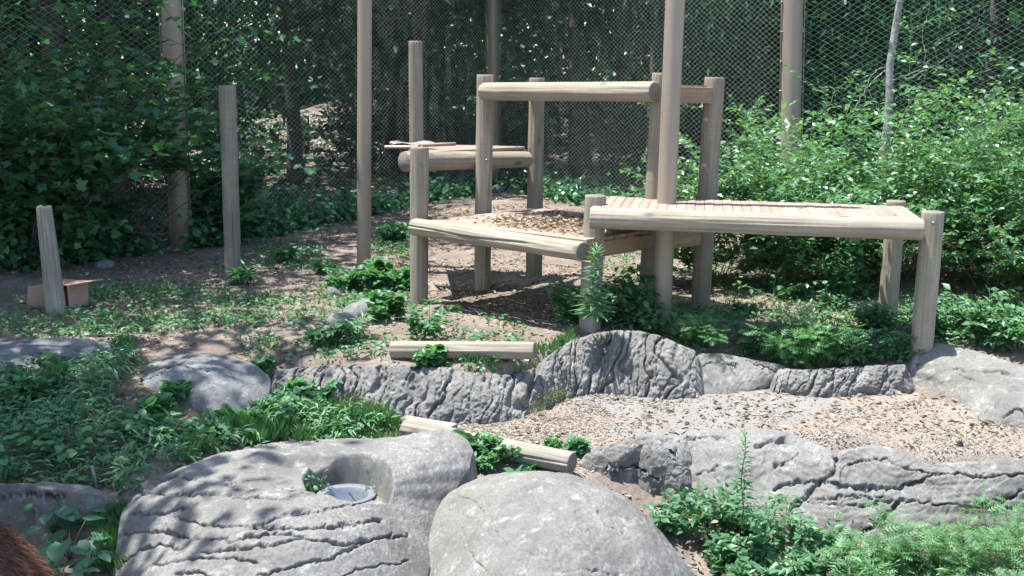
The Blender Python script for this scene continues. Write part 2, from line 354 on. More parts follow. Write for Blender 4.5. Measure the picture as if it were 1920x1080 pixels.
# ------------------------------------------------------------------ boulders
def rimlerp(arr, ang, q_):
    o = np.argsort(ang); A = ang[o]; R = arr[o]
    A = np.concatenate([A-2*math.pi, A, A+2*math.pi]); R = np.concatenate([R, R, R])
    # smooth the corners a little
    g1 = np.interp(q_-.05, A, R); g2 = np.interp(q_, A, R); g3 = np.interp(q_+.05, A, R)
    return (g1+2*g2+g3)/4
ROCKS = []
def boulder(name, outline, zc, mat, label, res=220, p=2.2, rough=.02, strata=0., cracks=(), skirt=.5, center=None, pit=None, seed=0, knob=0., cat='boulder', dz=.075, group=None):
    O = np.array([onz(*o) for o in outline]); C = np.array(center) if center is not None else O[:, :2].mean(0)
    d = O[:, :2]-C; ang = np.arctan2(d[:, 1], d[:, 0]); rad = np.linalg.norm(d, axis=1)
    u = np.linspace(-1, 1, res); U, Vv = np.meshgrid(u, u)
    x = U*np.sqrt(1-Vv**2/2); y = Vv*np.sqrt(1-U**2/2); t = np.hypot(x, y)*1.10; th = np.arctan2(y, x)
    R = rimlerp(rad, ang, th); Zr = rimlerp(O[:, 2], ang, th)
    tt = np.minimum(t, 1); over = np.maximum(t-1, 0)/.10
    X = C[0]+np.cos(th)*R*(tt+over*.06); Y = C[1]+np.sin(th)*R*(tt+over*.06)
    Z = zc+(Zr-zc)*tt**p - skirt*over**1.3
    P = np.stack([X, Y, Z], -1).reshape(-1, 3)
    n1 = fbm(P*2.3+seed, 4, seed); n2 = fbm(P*14+seed, 4, seed+3)
    amp = np.clip(1.15-tt.ravel()**6*.6, 0, 1)
    n3 = fbm(P*38+seed, 3, seed+6, .6); P[:, 2] += amp*(rough*n1 + rough*.22*n2 + .0035*n3 - .006*np.clip(np.abs(fbm(P*8+seed, 2, seed+8))-.75, 0, 1))
    if strata:
        s_ = (P[:, 2]*1.0+P[:, 1]*.25+.05*n1)*26; P[:, 2] += strata*(np.abs((s_ % 1)-.5)*2-.5)
    if knob:
        k = np.abs(fbm(P*11+seed, 3, seed+11)); P[:, 2] -= knob*(1-np.clip(k*2.2, 0, 1)); P[:, 1] += knob*.6*n2
    if pit:
        for (cx, cy, rx, ry, dep, sh) in pit:
            e = np.hypot((P[:, 0]-cx)/rx, (P[:, 1]-cy)/ry)+.06*n1; k = np.clip((1+sh-e)/(2*sh), 0, 1); k = k*k*(3-2*k)
            P[:, 2] -= dep*k
    if len(cracks):
        G = P.reshape(res, res, 3); NRM = np.cross(np.gradient(G, axis=1), np.gradient(G, axis=0)).reshape(-1, 3); NRM = NRM/(np.linalg.norm(NRM, axis=1)[:, None]+1e-12); NRM *= np.sign(NRM[:, 2:3]+1e-9)
        qq = proj(P); jit = np.stack([vn(P*22, 91), vn(P*22, 92)], 1)*5+np.stack([vn(P*60, 93), vn(P*60, 94)], 1)*2.5
        for pl, wd in cracks:
            dd = segdist(qq+jit, pl); wv = wd*.62*(1+.45*vn(P*9, 95)); P -= NRM*(dz*(wd/5)**.6*(.75+.5*vn(P*6, 97))*np.exp(-(dd/wv)**2*1.1))[:, None]
            # the lip below a crack stands a little proud of the part above it
            sg = np.tanh((qq[:, 1]-np.interp(qq[:, 0], *zip(*sorted(pl))))/6); P[:, 2] += .005*sg*np.exp(-(dd/(wd*4))**2)
    idx = np.arange((res-1)**2); rr, cc = idx//(res-1), idx % (res-1); a = rr*res+cc
    Fc = np.stack([a, a+1, a+res+1, a+res], 1)
    o = mk(name, P, Fc, mat); tag(o, label, cat, group); ROCKS.append(P[::5]); return o, P

K1 = [([(345,868),(410,845),(470,838),(530,825),(600,826)],4),([(290,905),(330,893),(380,903),(440,908)],4),([(215,965),(255,925),(330,927),(400,925),(450,932),(520,935)],5),
      ([(250,960),(290,965),(330,955),(370,945)],4),([(330,970),(390,985),(470,988),(530,965),(620,955),(700,935)],4),
      ([(470,988),(560,990),(640,985),(700,976),(715,976)],5),([(235,1000),(300,995),(360,1010),(430,1012),(500,1000),(580,1005)],5),
      ([(380,1035),(440,1030),(520,1020),(570,1010),(640,1020),(720,1008),(765,1004)],5),([(225,1060),(260,1035),(300,1020),(340,1030)],5),
      ([(290,1060),(340,1050),(420,1045),(480,1055)],4),([(480,1080),(560,1060),(620,1045),(680,1020),(730,1000)],4),([(330,1075),(370,1070),(400,1085)],5),([(640,1080),(700,1060),(765,1052)],4),
      ([(515,913),(545,918),(580,920)],3)]
ROCKBIG, RB = boulder('boulder', [(222,1010,-.62),(232,950,-.5),(300,892,-.36),(400,852,-.29),(500,830,-.26),(600,821,-.245),(700,824,-.24),(760,818,-.22),(830,806,-.2),(880,822,-.25),(892,868,-.37),(862,905,-.46),(828,950,-.56),(808,1010,-.66),(800,1080,-.76),(760,1230,-.95),(500,1330,-1.05),(260,1260,-1.0),(210,1100,-.84)],
   -.27, M['rock'], 'broad cracked grey boulder with a hollow holding a steel feeding bowl', 460, 2.0, .022, 0, K1, center=(-1.28, 6.9), pit=[(-1.09, 7.45, .27, .36, .27, .12), (-1.36, 7.70, .26, .10, .06, .5)], dz=.052, seed=2)
K2 = [([(850,925),(880,935),(910,955),(905,975),(930,1000),(950,1020)],2.2),([(975,1030),(1010,1045),(1040,1060)],2),([(1045,1075),(1100,1065),(1160,1080)],2.5),([(965,985),(1000,1000)],2.5),([(900,1060),(915,1075)],2),([(870,1000),(880,1040),(900,1060)],2),([(1120,960),(1135,985),(1170,1000)],1.8)]
boulder('boulder', [(818,960,-.52),(850,914,-.44),(900,892,-.37),(980,884,-.345),(1080,892,-.345),(1150,926,-.42),(1225,990,-.58),(1290,1060,-.8),(1330,1150,-1.0),(1250,1320,-1.2),(1000,1380,-1.1),(840,1250,-1.0),(806,1080,-.78)],
   -.22, M['rock_warm'], 'smooth pale rounded boulder at the bottom centre of the photo', 420, 2.3, .026, 0, K2, seed=31, dz=.03)
boulder('boulder', [(212,770,-.33),(222,718,-.2),(258,688,-.1),(300,670,-.02),(360,664,.01),(430,668,.0),(480,684,-.04),(506,702,-.12),(500,750,-.27),(470,790,-.38),(400,808,-.42),(340,798,-.4),(270,785,-.36)],
   .0, M['rock_dark'], 'dark domed boulder in dappled shade at the left end of the crag wall', 240, 2.4, .025, 0, [([(300,700),(330,680),(370,690),(400,697)],3),([(240,740),(260,715),(290,705)],3)], seed=45)
boulder('boulder', [(-90,740,-.25),(-60,660,.0),(0,650,.03),(90,632,.08),(160,636,.06),(246,652,-.02),(242,674,-.1),(150,702,-.15),(60,722,-.2)],
   .03, M['rock_dark'], 'low flat dark boulder at the left edge of the photo', 200, 2.2, .02, 0, [([(50,665),(75,660)],3)], seed=52)
boulder('boulder', [(-60,905,-.32),(60,903,-.34),(110,915,-.39),(165,925,-.42),(228,932,-.48),(232,950,-.55),(150,965,-.62),(0,965,-.62),(-50,955,-.58)],
   -.36, M['rock'], 'layered grey rock ledge above the bear and left of the broad boulder', 240, 2.5, .03, .006, [([(0,935),(60,925),(120,935)],4)], seed=60)
boulder('boulder', [(1078,864,-.5),(1150,835,-.43),(1230,818,-.39),(1288,822,-.4),(1300,870,-.5),(1290,930,-.76),(1240,962,-.88),(1190,932,-.78),(1130,902,-.63)],
   -.4, M['rock'], 'rough knobbly crag rock just right of the fallen half log', 240, 2.6, .03, 0, [([(1140,880),(1190,875),(1240,900)],4)], seed=90, knob=.028)
LEDGE_CRACKS = [([(1290,824),(1340,819),(1370,826)],2.5),([(1420,836),(1445,829),(1472,826)],6),([(1450,878),(1470,868),(1497,848)],2.5),([(1310,888),(1335,878),(1345,872)],4),
  ([(1572,852),(1560,885),(1530,915),(1500,940),(1482,960)],7),([(1455,915),(1480,905),(1520,905)],4),([(1525,903),(1570,910),(1620,915),(1690,915),(1730,900),(1750,885)],4),([(1590,870),(1620,862),(1660,862),(1700,880),(1740,884)],2.5),([(1500,940),(1560,942),(1620,948),(1670,938)],3),([(1520,935),(1600,930),(1660,932)],2.5),
  ([(1620,1000),(1655,975),(1675,950),(1690,935)],5),([(1755,886),(1800,892),(1860,893),(1925,888)],3),([(1830,940),(1870,943),(1895,935),(1915,920)],5),([(1700,940),(1760,946),(1840,950),(1920,955)],3),([(1400,960),(1440,950),(1470,930)],2.5)]
# ------------------------------------------------------------------ the crag wall (retaining rock)
def crag_wall(name, pts, label, seed, zf=-.42, lean=.3, grooves=1.):
    # pts: (px, py_top, py_foot, z_foot)
    pts = np.array(pts, float); L = 0; s_ = [0]
    foot = onz(pts[:, 0], pts[:, 2], pts[:, 3]); top = at(pts[:, 0], pts[:, 1], foot[:, 1]+lean)
    for i in range(1, len(pts)): s_.append(s_[-1]+np.linalg.norm(foot[i, :2]-foot[i-1, :2]))
    s_ = np.array(s_); nu = int(s_[-1]/.008); nv = 110; su = np.linspace(0, s_[-1], nu)
    def ip(A):
        r = np.stack([np.interp(su, s_, A[:, k]) for k in range(3)], 1); w_ = 15; kr = np.ones(2*w_+1)/(2*w_+1)
        return np.stack([np.convolve(np.pad(r[:, k], w_, mode='edge'), kr, 'valid') for k in range(3)], 1)
    Ft, Tp = ip(foot), ip(top)
    v = np.linspace(0, 1, nv); V = np.zeros((nu, nv, 3))
    for j, t in enumerate(v):
        if t < .62:       # the face, rounding over at the crest
            k = t/.62; zz = k; yy = k**2.2
            V[:, j] = Ft*(1-yy)+Tp*yy; V[:, j, 2] = (Ft[:, 2]-.08)*(1-zz)+Tp[:, 2]*zz
            V[:, j, 2] -= .0
        else:             # rounded top running back into the ground
            k = (t-.62)/.38; V[:, j] = Tp; V[:, j, 1] += k*.34; V[:, j, 2] += .015*math.sin(k*math.pi)-.32*k**2.2
    P = V.reshape(-1, 3); Su = np.repeat(su, nv); vv = np.tile(v, nu)
    sl = Su - vv*.22                                                # slanting folds
    q3 = np.stack([sl*6.5, vv*1.0, 0*sl], 1); fold = fbm(q3+seed, 2, seed)
    g = np.abs(vn(np.stack([sl*9.0+.8*fbm(P*5, 2, 4), vv*1.6, 0*sl], 1), seed+5)); groove = np.exp(-(g/.15)**2)
    g2 = np.abs(vn(np.stack([sl*24+1.2*fbm(P*7, 2, 6), vv*2.2, 0*sl], 1), seed+6)); groove2 = np.exp(-(g2/.2)**2)
    kn = fbm(P*22, 4, seed+9, .6); kk = np.abs(fbm(P*34, 2, seed+12))
    face = np.clip(1.2-np.maximum(vv-.62, 0)*2.6, 0, 1)*np.clip(vv*8+.3, 0, 1)
    disp = (.012*fold - .058*grooves*groove - .026*groove2 + .012*kn - .010*(1-np.clip(kk*3, 0, 1)))*face
    P[:, 1] -= disp*.9; P[:, 2] += disp*.45
    edge = np.minimum(Su, s_[-1]-Su); P[:, 2] -= np.clip(.12-edge, 0, 1)*1.5
    a = (np.arange(nu-1)[:, None]*nv+np.arange(nv-1)[None]).ravel()
    Fc = np.stack([a, a+nv, a+nv+1, a+1], 1)
    o = mk(name, P, Fc, M['crag']); tag(o, label, 'rock wall'); return o
crag_wall('crag_wall', [(488,702,760,-.38),(560,690,765,-.41),(640,686,785,-.45),(740,688,795,-.46),(850,692,799,-.46),(930,704,797,-.46),(990,700,785,-.45),(1030,668,768,-.43),(1070,640,750,-.41),(1120,626,740,-.4),(1180,620,745,-.39),(1240,630,752,-.39),(1290,656,752,-.385),(1330,668,748,-.37)],
          'long grooved grey crag wall curving below the lower deck and around the mulch basin', 3)
crag_wall('crag_wall', [(1440,690,742,-.34),(1500,697,748,-.34),(1560,694,750,-.34),(1640,688,744,-.325),(1725,686,742,-.315)],
          'short low stretch of crag wall between the wedge rock and the big pale boulder', 8, lean=.14, grooves=.8)

def ledge(name, pts, label, seed, mat, cracks=LEDGE_CRACKS, amp=1., back=.3, cat='rock ledge'):
    pts = np.array(pts, float); foot = onz(pts[:, 0], pts[:, 2], pts[:, 3]); top = onz(pts[:, 0], pts[:, 1], pts[:, 4])
    s_ = np.concatenate([[0], np.cumsum(np.linalg.norm(np.diff(foot[:, :2], axis=0), axis=1))]); nu = int(s_[-1]/.0075); nv = 130; su = np.linspace(0, s_[-1], nu)
    def ip(A, w_):
        r = np.stack([np.interp(su, s_, A[:, k]) for k in range(3)], 1); kr = np.hanning(2*w_+3)[1:-1]; kr /= kr.sum()
        return np.stack([np.convolve(np.pad(r[:, k], w_, mode='edge'), kr, 'valid') for k in range(3)], 1)
    Ft, Tp = ip(foot, 10), ip(top, 6); V = np.zeros((nu, nv, 3))
    for j, t in enumerate(np.linspace(0, 1, nv)):
        if t < .72:
            k = t/.72; a_ = k*math.pi/2; yy = 1-math.cos(a_); zz = math.sin(a_); yy = .55*yy+.45*k; zz = .55*zz+.45*k; V[:, j] = Ft*(1-yy)+Tp*yy; V[:, j, 2] = (Ft[:, 2]-.1)*(1-zz)+Tp[:, 2]*zz
        else: k = (t-.72)/.28; V[:, j] = Tp; V[:, j, 1] += k*back; V[:, j, 2] -= .4*k**2.4
    P = V.reshape(-1, 3); vv = np.tile(np.linspace(0, 1, nv), nu); face = np.clip(1.25-np.abs(vv-.45)*1.9, .1, 1)
    def nrm(P): G = P.reshape(nu, nv, 3); n_ = np.cross(np.gradient(G, axis=0), np.gradient(G, axis=1)).reshape(-1, 3); n_ /= np.linalg.norm(n_, axis=1)[:, None]+1e-12; return n_*np.sign(n_[:, 2:3]-n_[:, 1:2]+1e-9)
    n0 = nrm(P); big = fbm(np.stack([P[:, 0]*1.7, P[:, 1]*1.2, P[:, 2]*3.2], 1)+seed, 2, seed); fac = np.round(big*5)/5*.5+big*.5
    shelf = fbm(np.stack([P[:, 0]*1.4, P[:, 2]*13, P[:, 1]*3], 1), 3, seed+4); P = P+n0*(amp*(.085*fac+.016*shelf+.008*fbm(P*14, 4, seed+2, .6))*face)[:, None]
    n0 = nrm(P); qq = proj(P); jit = np.stack([vn(P*22, 91), vn(P*22, 92)], 1)*5+np.stack([vn(P*60, 93), vn(P*60, 94)], 1)*2.5
    for pl, wd in cracks:
        dd = segdist(qq+jit, pl); wv = wd*.6*(1+.45*vn(P*9, 95)); P = P-n0*(.08*(wd/5)**.6*(.8+.5*vn(P*6, 97))*np.exp(-(dd/wv)**2*1.1))[:, None]
    a = (np.arange(nu-1)[:, None]*nv+np.arange(nv-1)[None]).ravel(); o = mk(name, P, np.stack([a, a+nv, a+nv+1, a+1], 1), mat); tag(o, label, cat); return o
ledge('rock_ledge', LEDGE,
      'long low grey rock ledge with a slanting crack along the front of the mulch basin', 140, M['rock'])

ledge('boulder', [(1258,738,748,-.385,-.37),(1268,715,750,-.385,-.27),(1285,688,752,-.39,-.17),(1312,658,750,-.385,-.05),(1360,660,746,-.375,-.06),(1420,674,736,-.35,-.1),(1465,686,722,-.32,-.15),(1486,700,714,-.3,-.22)],
      'smooth wedge of grey rock set into the middle of the crag wall', 71, M['rock'], [([(1300,690),(1340,678),(1380,682)],2.2),([(1262,748),(1330,752),(1400,740),(1455,726)],5),([(1400,676),(1440,690),(1470,700)],2)], .45, .3, 'boulder')
ledge('boulder', [(1700,712,724,-.305,-.24),(1716,668,730,-.31,-.07),(1760,646,758,-.34,.03),(1820,650,790,-.37,.04),(1870,664,802,-.385,.03),(1920,686,808,-.39,.0),(2080,740,812,-.38,-.1),(2350,800,830,-.39,-.28),(2450,835,845,-.4,-.42)],
      'big smooth pale boulder on the right edge above the mulch', 83, M['rock_warm'], [([(1790,692),(1830,697),(1870,695),(1905,705)],2.5),([(1880,780),(1905,770),(1940,780)],3),([(1800,705),(1830,712)],2)], .7, .6, 'boulder')

# ------------------------------------------------------------------ logs and posts
def log(name, p0, p1, r0, r1=None, parent=None, mat='wood', checks=1, seed=0, seg=64, rough=.005, endcut=.005, half=False, raggedtop=0.):
    p0 = np.array(p0, float); p1 = np.array(p1, float); r1 = r1 or r0; ax = p1-p0; L = np.linalg.norm(ax)
    nr = max(6, int(L/.05)); z = np.concatenate([[0, .006], np.linspace(.02, L-.02, nr), [L-.006, L]])
    th = np.arange(seg)*2*math.pi/seg; T, Zz = np.meshgrid(th, z)
    R = r0+(r1-r0)*Zz/L; R[0] -= endcut; R[-1] -= endcut; R[1] -= endcut*.35; R[-2] -= endcut*.35
    Q = np.stack([np.cos(T)*1.2, np.sin(T)*1.2, Zz*.9], -1)
    R = R*(1+.03*fbm(Q+seed*3.1, 2, seed)) + rough*fbm(np.stack([np.cos(T)*6, np.sin(T)*6, Zz*1.2], -1)+seed, 3, seed+2)
    rg = random.Random(seed)
    for k in range(checks):
        t0 = rg.uniform(0, 6.28) if k else rg.uniform(3.6, 5.4); wob = .16*vn(np.stack([Zz*1.1, 0*Zz+k*7+seed, 0*Zz], -1), 5)
        dt = np.abs((T-t0-wob+math.pi) % (2*math.pi)-math.pi); z0 = rg.uniform(-.3, .3)*L; z1 = z0+rg.uniform(.5, 1.1)*L
        wd = np.clip(np.minimum(Zz-z0, z1-Zz)/.25, 0, 1); R = R-.03*wd*np.exp(-(dt/.055)**2)
    X = R*np.cos(T); Y = R*np.sin(T)
    if half: Y = np.where(Y < 0, Y*.12, Y)
    Zf = Zz.copy()
    if raggedtop: Zf[-4:] += raggedtop*vn(np.stack([np.cos(T[-4:])*1.7, np.sin(T[-4:])*1.7, 0*T[-4:]], -1)+seed, 3)*np.array([.3, .6, 1, 1])[:, None]
    V = np.stack([X, Y, Zf], -1).reshape(-1, 3); n = len(z)
    Fc = [(i*seg+j, i*seg+(j+1) % seg, (i+1)*seg+(j+1) % seg, (i+1)*seg+j) for i in range(n-1) for j in range(seg)]
    mi = [0]*len(Fc); c0 = len(V); V = np.concatenate([V, [[0, 0, 0]], [[0, 0, Zf[-1].mean()]]])
    Fc += [(c0, (j+1) % seg, j) for j in range(seg)]+[(c0+1, (n-1)*seg+j, (n-1)*seg+(j+1) % seg) for j in range(seg)]; mi += [1]*(2*seg)
    me = mesh(name, V, Fc, [M[mat], M['end']], mi)
    org = ORG.get(parent.name, np.zeros(3)) if parent else np.zeros(3)
    d = Vector(ax).normalized(); Mx = Matrix.Translation(Vector(p0-org)) @ d.to_track_quat('Z', 'Y').to_matrix().to_4x4()
    return put(name, me, parent, Mx)
def post(name, bx, tx, ty, Y, dia, parent=None, by=None, **kw):
    """post standing at depth Y; its foot goes below the ground"""
    t = at(tx, ty, Y); zg = float(gz(np.array([t[0]]), np.array([Y]))[0]); 
    b = at(bx, 640, Y); w_ = Y*cp+(H-zg)*sp; b = np.array([(bx-960)/F*w_, Y, zg])
    d = (t-b); b2 = b-d/np.linalg.norm(d)*.3
    return log(name, b2, t, dia/2*1.03, dia/2, parent, **kw)

# climbing platform -------------------------------------------------
PL = thing('climbing_platform', (0.4, 11.8, 0), 'log climbing platform of several decks on round timber posts in the middle of the enclosure', 'climbing platform')
post('post', 783, 779, 77, 14.6, .168, PL, seed=1)             # tall rear post on the left
post('post', 786, 787, 276, 12.2, .182, PL, seed=2)
post('post', 904, 910, 140, 12.95, .18, PL, seed=3, checks=2)
post('post', 1001, 1007, 146, 13.75, .185, PL, seed=4)
post('post', 1214, 1241, 137, 11.35, .19, PL, seed=5, checks=2)
post('post', 1313, 1340, 145, 11.85, .192, PL, seed=6)
post('post', 1106, 1117, 366, 10.75, .195, PL, seed=7, mat='wood_grey')
post('post', 1663, 1680, 376, 11.3, .185, PL, seed=8)
post('post', 1727, 1749, 396, 10.15, .19, PL, seed=9, checks=2)
# lower deck
a, b = at(777, 425, 12.0), at(1093, 472, 10.45); lo = log('log_beam', a, b, .088, .09, PL, seed=21, checks=2)
ax = (b-a); ax[2] = 0; ax /= np.linalg.norm(ax); pr = np.array([-ax[1], ax[0], 0.])
if pr[1] < 0: pr = -pr
def box(name, c, ux, uy, uz, mat, parent, bev=.004):
    """board with bevelled edges: c centre, ux uy uz half vectors; long axis becomes local Z for the grain"""
    ux, uy, uz = [np.array(v, float) for v in (ux, uy, uz)]; L = [np.linalg.norm(v) for v in (ux, uy, uz)]
    E = [ux/L[0], uy/L[1], uz/L[2]]; o = np.argsort(L); e = [E[o[0]], E[o[1]], E[o[2]]]; l = [L[o[0]], L[o[1]], L[o[2]]]
    if np.dot(np.cross(e[0], e[1]), e[2]) < 0: e[0] = -e[0]
    key = (mat, round(l[0], 3), round(l[1], 3), round(l[2], 2)); me = BOXC.get(key)
    if me is None:
        B = []; 
        for k in range(3):
            pass
        bv = min(bev, l[0]*.4); P = []; 
        for sz in (-1, 1):
            for sx, sy in ((-1, -1), (1, -1), (1, 1), (-1, 1)):
                P += [(sx*(l[0]-bv), sy*l[1], sz*l[2]), (sx*l[0], sy*(l[1]-bv), sz*l[2])]
        P = np.array(P); r = [1, 0, 2, 3, 5, 4, 6, 7]
        # ring order round the section
        r = [0, 2, 3, 5, 4, 6, 7, 1]
        Fc = [(r[i], r[(i+1) % 8], r[(i+1) % 8]+8, r[i]+8) for i in range(8)]+[tuple(r)[::-1], tuple(x+8 for x in r)]
        me = mesh(name, P, Fc, M[mat], smooth=False); BOXC[key] = me
    Mx = Matrix.Identity(4)
    for k in range(3):
        for i in range(3): Mx[i][k] = e[k][i]
    cc = np.array(c)-ORG.get(parent.name, np.zeros(3)) if parent else np.array(c)
    for i in range(3): Mx[i][3] = cc[i]
    return put(name, me, parent, Mx)
BOXC = {}
rnd = random.Random(11)
zd = float((a[2]+b[2])/2)+.062; Ld = np.linalg.norm((b-a)[:2])
FL = np.array([a[0], a[1], zd])+pr*.09+ax*.05; depth = 1.72
npk = 17; pw = depth/npk
for k in range(npk):
    c = FL+pr*(k+.5)*pw+ax*(Ld/2-.04); c[2] += rnd.uniform(-.003, .003)
    x0 = rnd.uniform(-.01, .01)
    box('plank', c+ax*x0, ax*(Ld/2-.05), pr*(pw/2-.004), (0, 0, .017), 'plank', PL)
rz = zd-.017-.075
for s_, nm in ((0.10, 'side_board'), (Ld-.10, 'side_board')):
    c = FL+ax*s_+pr*depth/2; c[2] = rz; box(nm, c, pr*(depth/2), ax*.022, (0, 0, .072), 'board', PL)
c = FL+ax*Ld/2+pr*(depth-.05); c[2] = rz; box('joist', c, ax*(Ld/2-.16), pr*.02, (0, 0, .07), 'board', PL)
c = FL+ax*Ld/2+pr*(depth/2); c[2] = rz; box('joist', c, ax*(Ld/2-.16), pr*.02, (0, 0, .07), 'board', PL)
# thick back beam under the right side reaching to the far post
c0, c1 = at(1232, 455, 11.4), at(1312, 447, 11.8)
dv = c1-c0; hv = np.linalg.norm(dv)/2; ee = dv/np.linalg.norm(dv); box('side_board', (c0+c1)/2, ee*hv, np.cross(ee, [0, 0, 1])*.03, (0, 0, .07), 'board', PL)
LOWER = (FL, ax, pr, Ld, depth, zd+.017)
# upper deck
a, b = at(907, 172, 12.78), at(1228, 172, 11.2); log('log_beam', a, b, .095, .096, PL, seed=22, checks=1)
ax = (b-a); ax[2] = 0; Lu = np.linalg.norm(ax); ax /= Lu; pr = np.array([-ax[1], ax[0], 0.]); pr = pr if pr[1] > 0 else -pr
zu = float((a[2]+b[2])/2)+.045; FU = np.array([a[0], a[1], zu])+pr*.08
for k in range(8):
    c = FU+pr*(k+.5)*.098+ax*(Lu/2+.02); box('plank', c, ax*(Lu/2-.03), pr*.045, (0, 0, .016), 'plank', PL)
e0, e1 = at(1262, 178, 11.3), at(1335, 179, 11.82); dv = e1-e0; ee = dv/np.linalg.norm(dv)
box('side_board', (e0+e1)/2, dv/2*1.05, np.cross(ee, [0, 0, 1])*.035, (0, 0, .078), 'board', PL)
e0, e1 = at(915, 178, 13.0), at(1003, 178, 13.72); dv = e1-e0; ee = dv/np.linalg.norm(dv)
box('side_board', (e0+e1)/2, dv/2, np.cross(ee, [0, 0, 1])*.03, (0, 0, .06), 'board', PL)
# the three-cornered deck on the left
a, b = at(757, 303, 12.42), at(990, 299, 13.62); log('log_beam', a, b, .108, .09, PL, seed=23, checks=2)
zt = float((a[2]+b[2])/2)+.1
T0 = np.array([a[0]+.05, a[1]+.12, zt]); T1 = np.array([b[0]-.02, b[1]+.1, zt]); T2 = np.array([at(775, 272, 14.45)[0], 14.45, zt])
dv = T1-T0; ee = dv/np.linalg.norm(dv); pp = np.array([-ee[1], ee[0], 0]); dep = np.dot(T2-T0, pp)
for k in range(15):
    t0 = (k+.04)/15; tm = (k+.5)/15; l_ = T0+(T2-T0)*tm; r_ = T1+(T2-T1)*tm
    if np.linalg.norm(r_-l_) < .15: break
    box('plank', (l_+r_)/2, (r_-l_)/2, pp*(dep/15/2-.004), (0, 0, .016), 'plank', PL)
e0, e1 = T1-np.array([0, 0, .09]), T2-np.array([0, 0, .09]); dv = e1-e0; ee = dv/np.linalg.norm(dv); box('side_board', (e0+e1)/2, dv/2, np.cross(ee, [0, 0, 1])*.02, (0, 0, .07), 'board', PL)
e0, e1 = T0-np.array([-.05, 0, .09]), T2-np.array([0, 0.1, .09]); dv = e1-e0; ee = dv/np.linalg.norm(dv); box('side_board', (e0+e1)/2, dv/2, np.cross(ee, [0, 0, 1])*.02, (0, 0, .07), 'board', PL)
# right deck
a, b = at(1107, 408, 10.45), at(1730, 430, 10.0); log('log_beam', a, b, .093, .096, PL, seed=24, checks=3)
ax = (b-a); LR = np.linalg.norm(ax); ax /= LR; pr = np.array([-ax[1], ax[0], 0]); pr /= np.linalg.norm(pr); pr = pr if pr[1] > 0 else -pr
R0 = a+np.array([0, 0, .072])+pr*.06; nR = 34
for k in range(nR):
    s_ = (k+.5)*LR/nR; sh = .0; dp = 1.0
    c = R0+ax*s_+pr*dp/2; c[2] += rnd.uniform(-.002, .002); box('plank', c, pr*(dp/2+rnd.uniform(-.01, .01)), ax*(LR/nR/2-.0010), (0, 0, .017), 'plank', PL)
for dd in (.35, .9):
    c = R0+ax*LR/2+pr*dd; c[2] -= .09; box('joist', c, ax*(LR/2-.06), pr*.025, np.cross(ax, pr)*.07, 'board', PL)
# bolts where the beams meet the posts
def bolt(p, parent):
    V, Fc = tube([(p[0], p[1]-.012, p[2]), (p[0], p[1]+.02, p[2])], .013, 8); mk('bolt', V, Fc, M['steel'], parent)
for (px, py, Y) in ((787, 425, 11.9), (1112, 395, 10.62), (1750, 418, 10.03), (912, 300, 12.84)): bolt(at(px, py, Y), PL)

# leaning stump, squared post
T = post('timber_post', 437, 426, 160, 14.0, .19, mat='wood_grey', seed=31, checks=3); tag(T, 'tall grey split timber post standing alone left of the decks', 'post')
b_ = onz(109, 612, -.12); t_ = at(83, 388, b_[1]+.1)
T = log('timber_post', b_, t_, .098, .07, mat='wood_grey', seed=33, checks=3, rough=.01, raggedtop=.03); tag(T, 'short leaning weathered stump with a ragged top in front of a cardboard box', 'post')

# tan steel poles
def steel(name, bx, tx, Y, dia, parent=None, zt=6.5):
    ty = 0; t = at(tx, ty, Y); zg = float(gz(np.array([t[0]]), np.array([Y]))[0]); w_ = Y*cp+(H-zg)*sp; bb = np.array([(bx-960)/F*w_, Y, zg]); d = t-bb
    k = (zt-bb[2])/d[2]; top = bb+d*k; bb = bb-d*.05
    P = bb+(top-bb)*np.linspace(0, 1, 12)[:, None]; V, Fc = tube(P, dia/2, 28); 
    o = mk(name, V, Fc, M['pole'], parent); return o, bb, top
o, *_ = steel('steel_pole', 682, 684, 14.2, .172); tag(o, 'slim tan steel pole standing on the open earth left of the decks', 'pole')
o, *_ = steel('steel_pole', 1240, 1266, 10.95, .178); tag(o, 'thick tan steel pole rising in front of the decks beside the long log beam', 'pole')

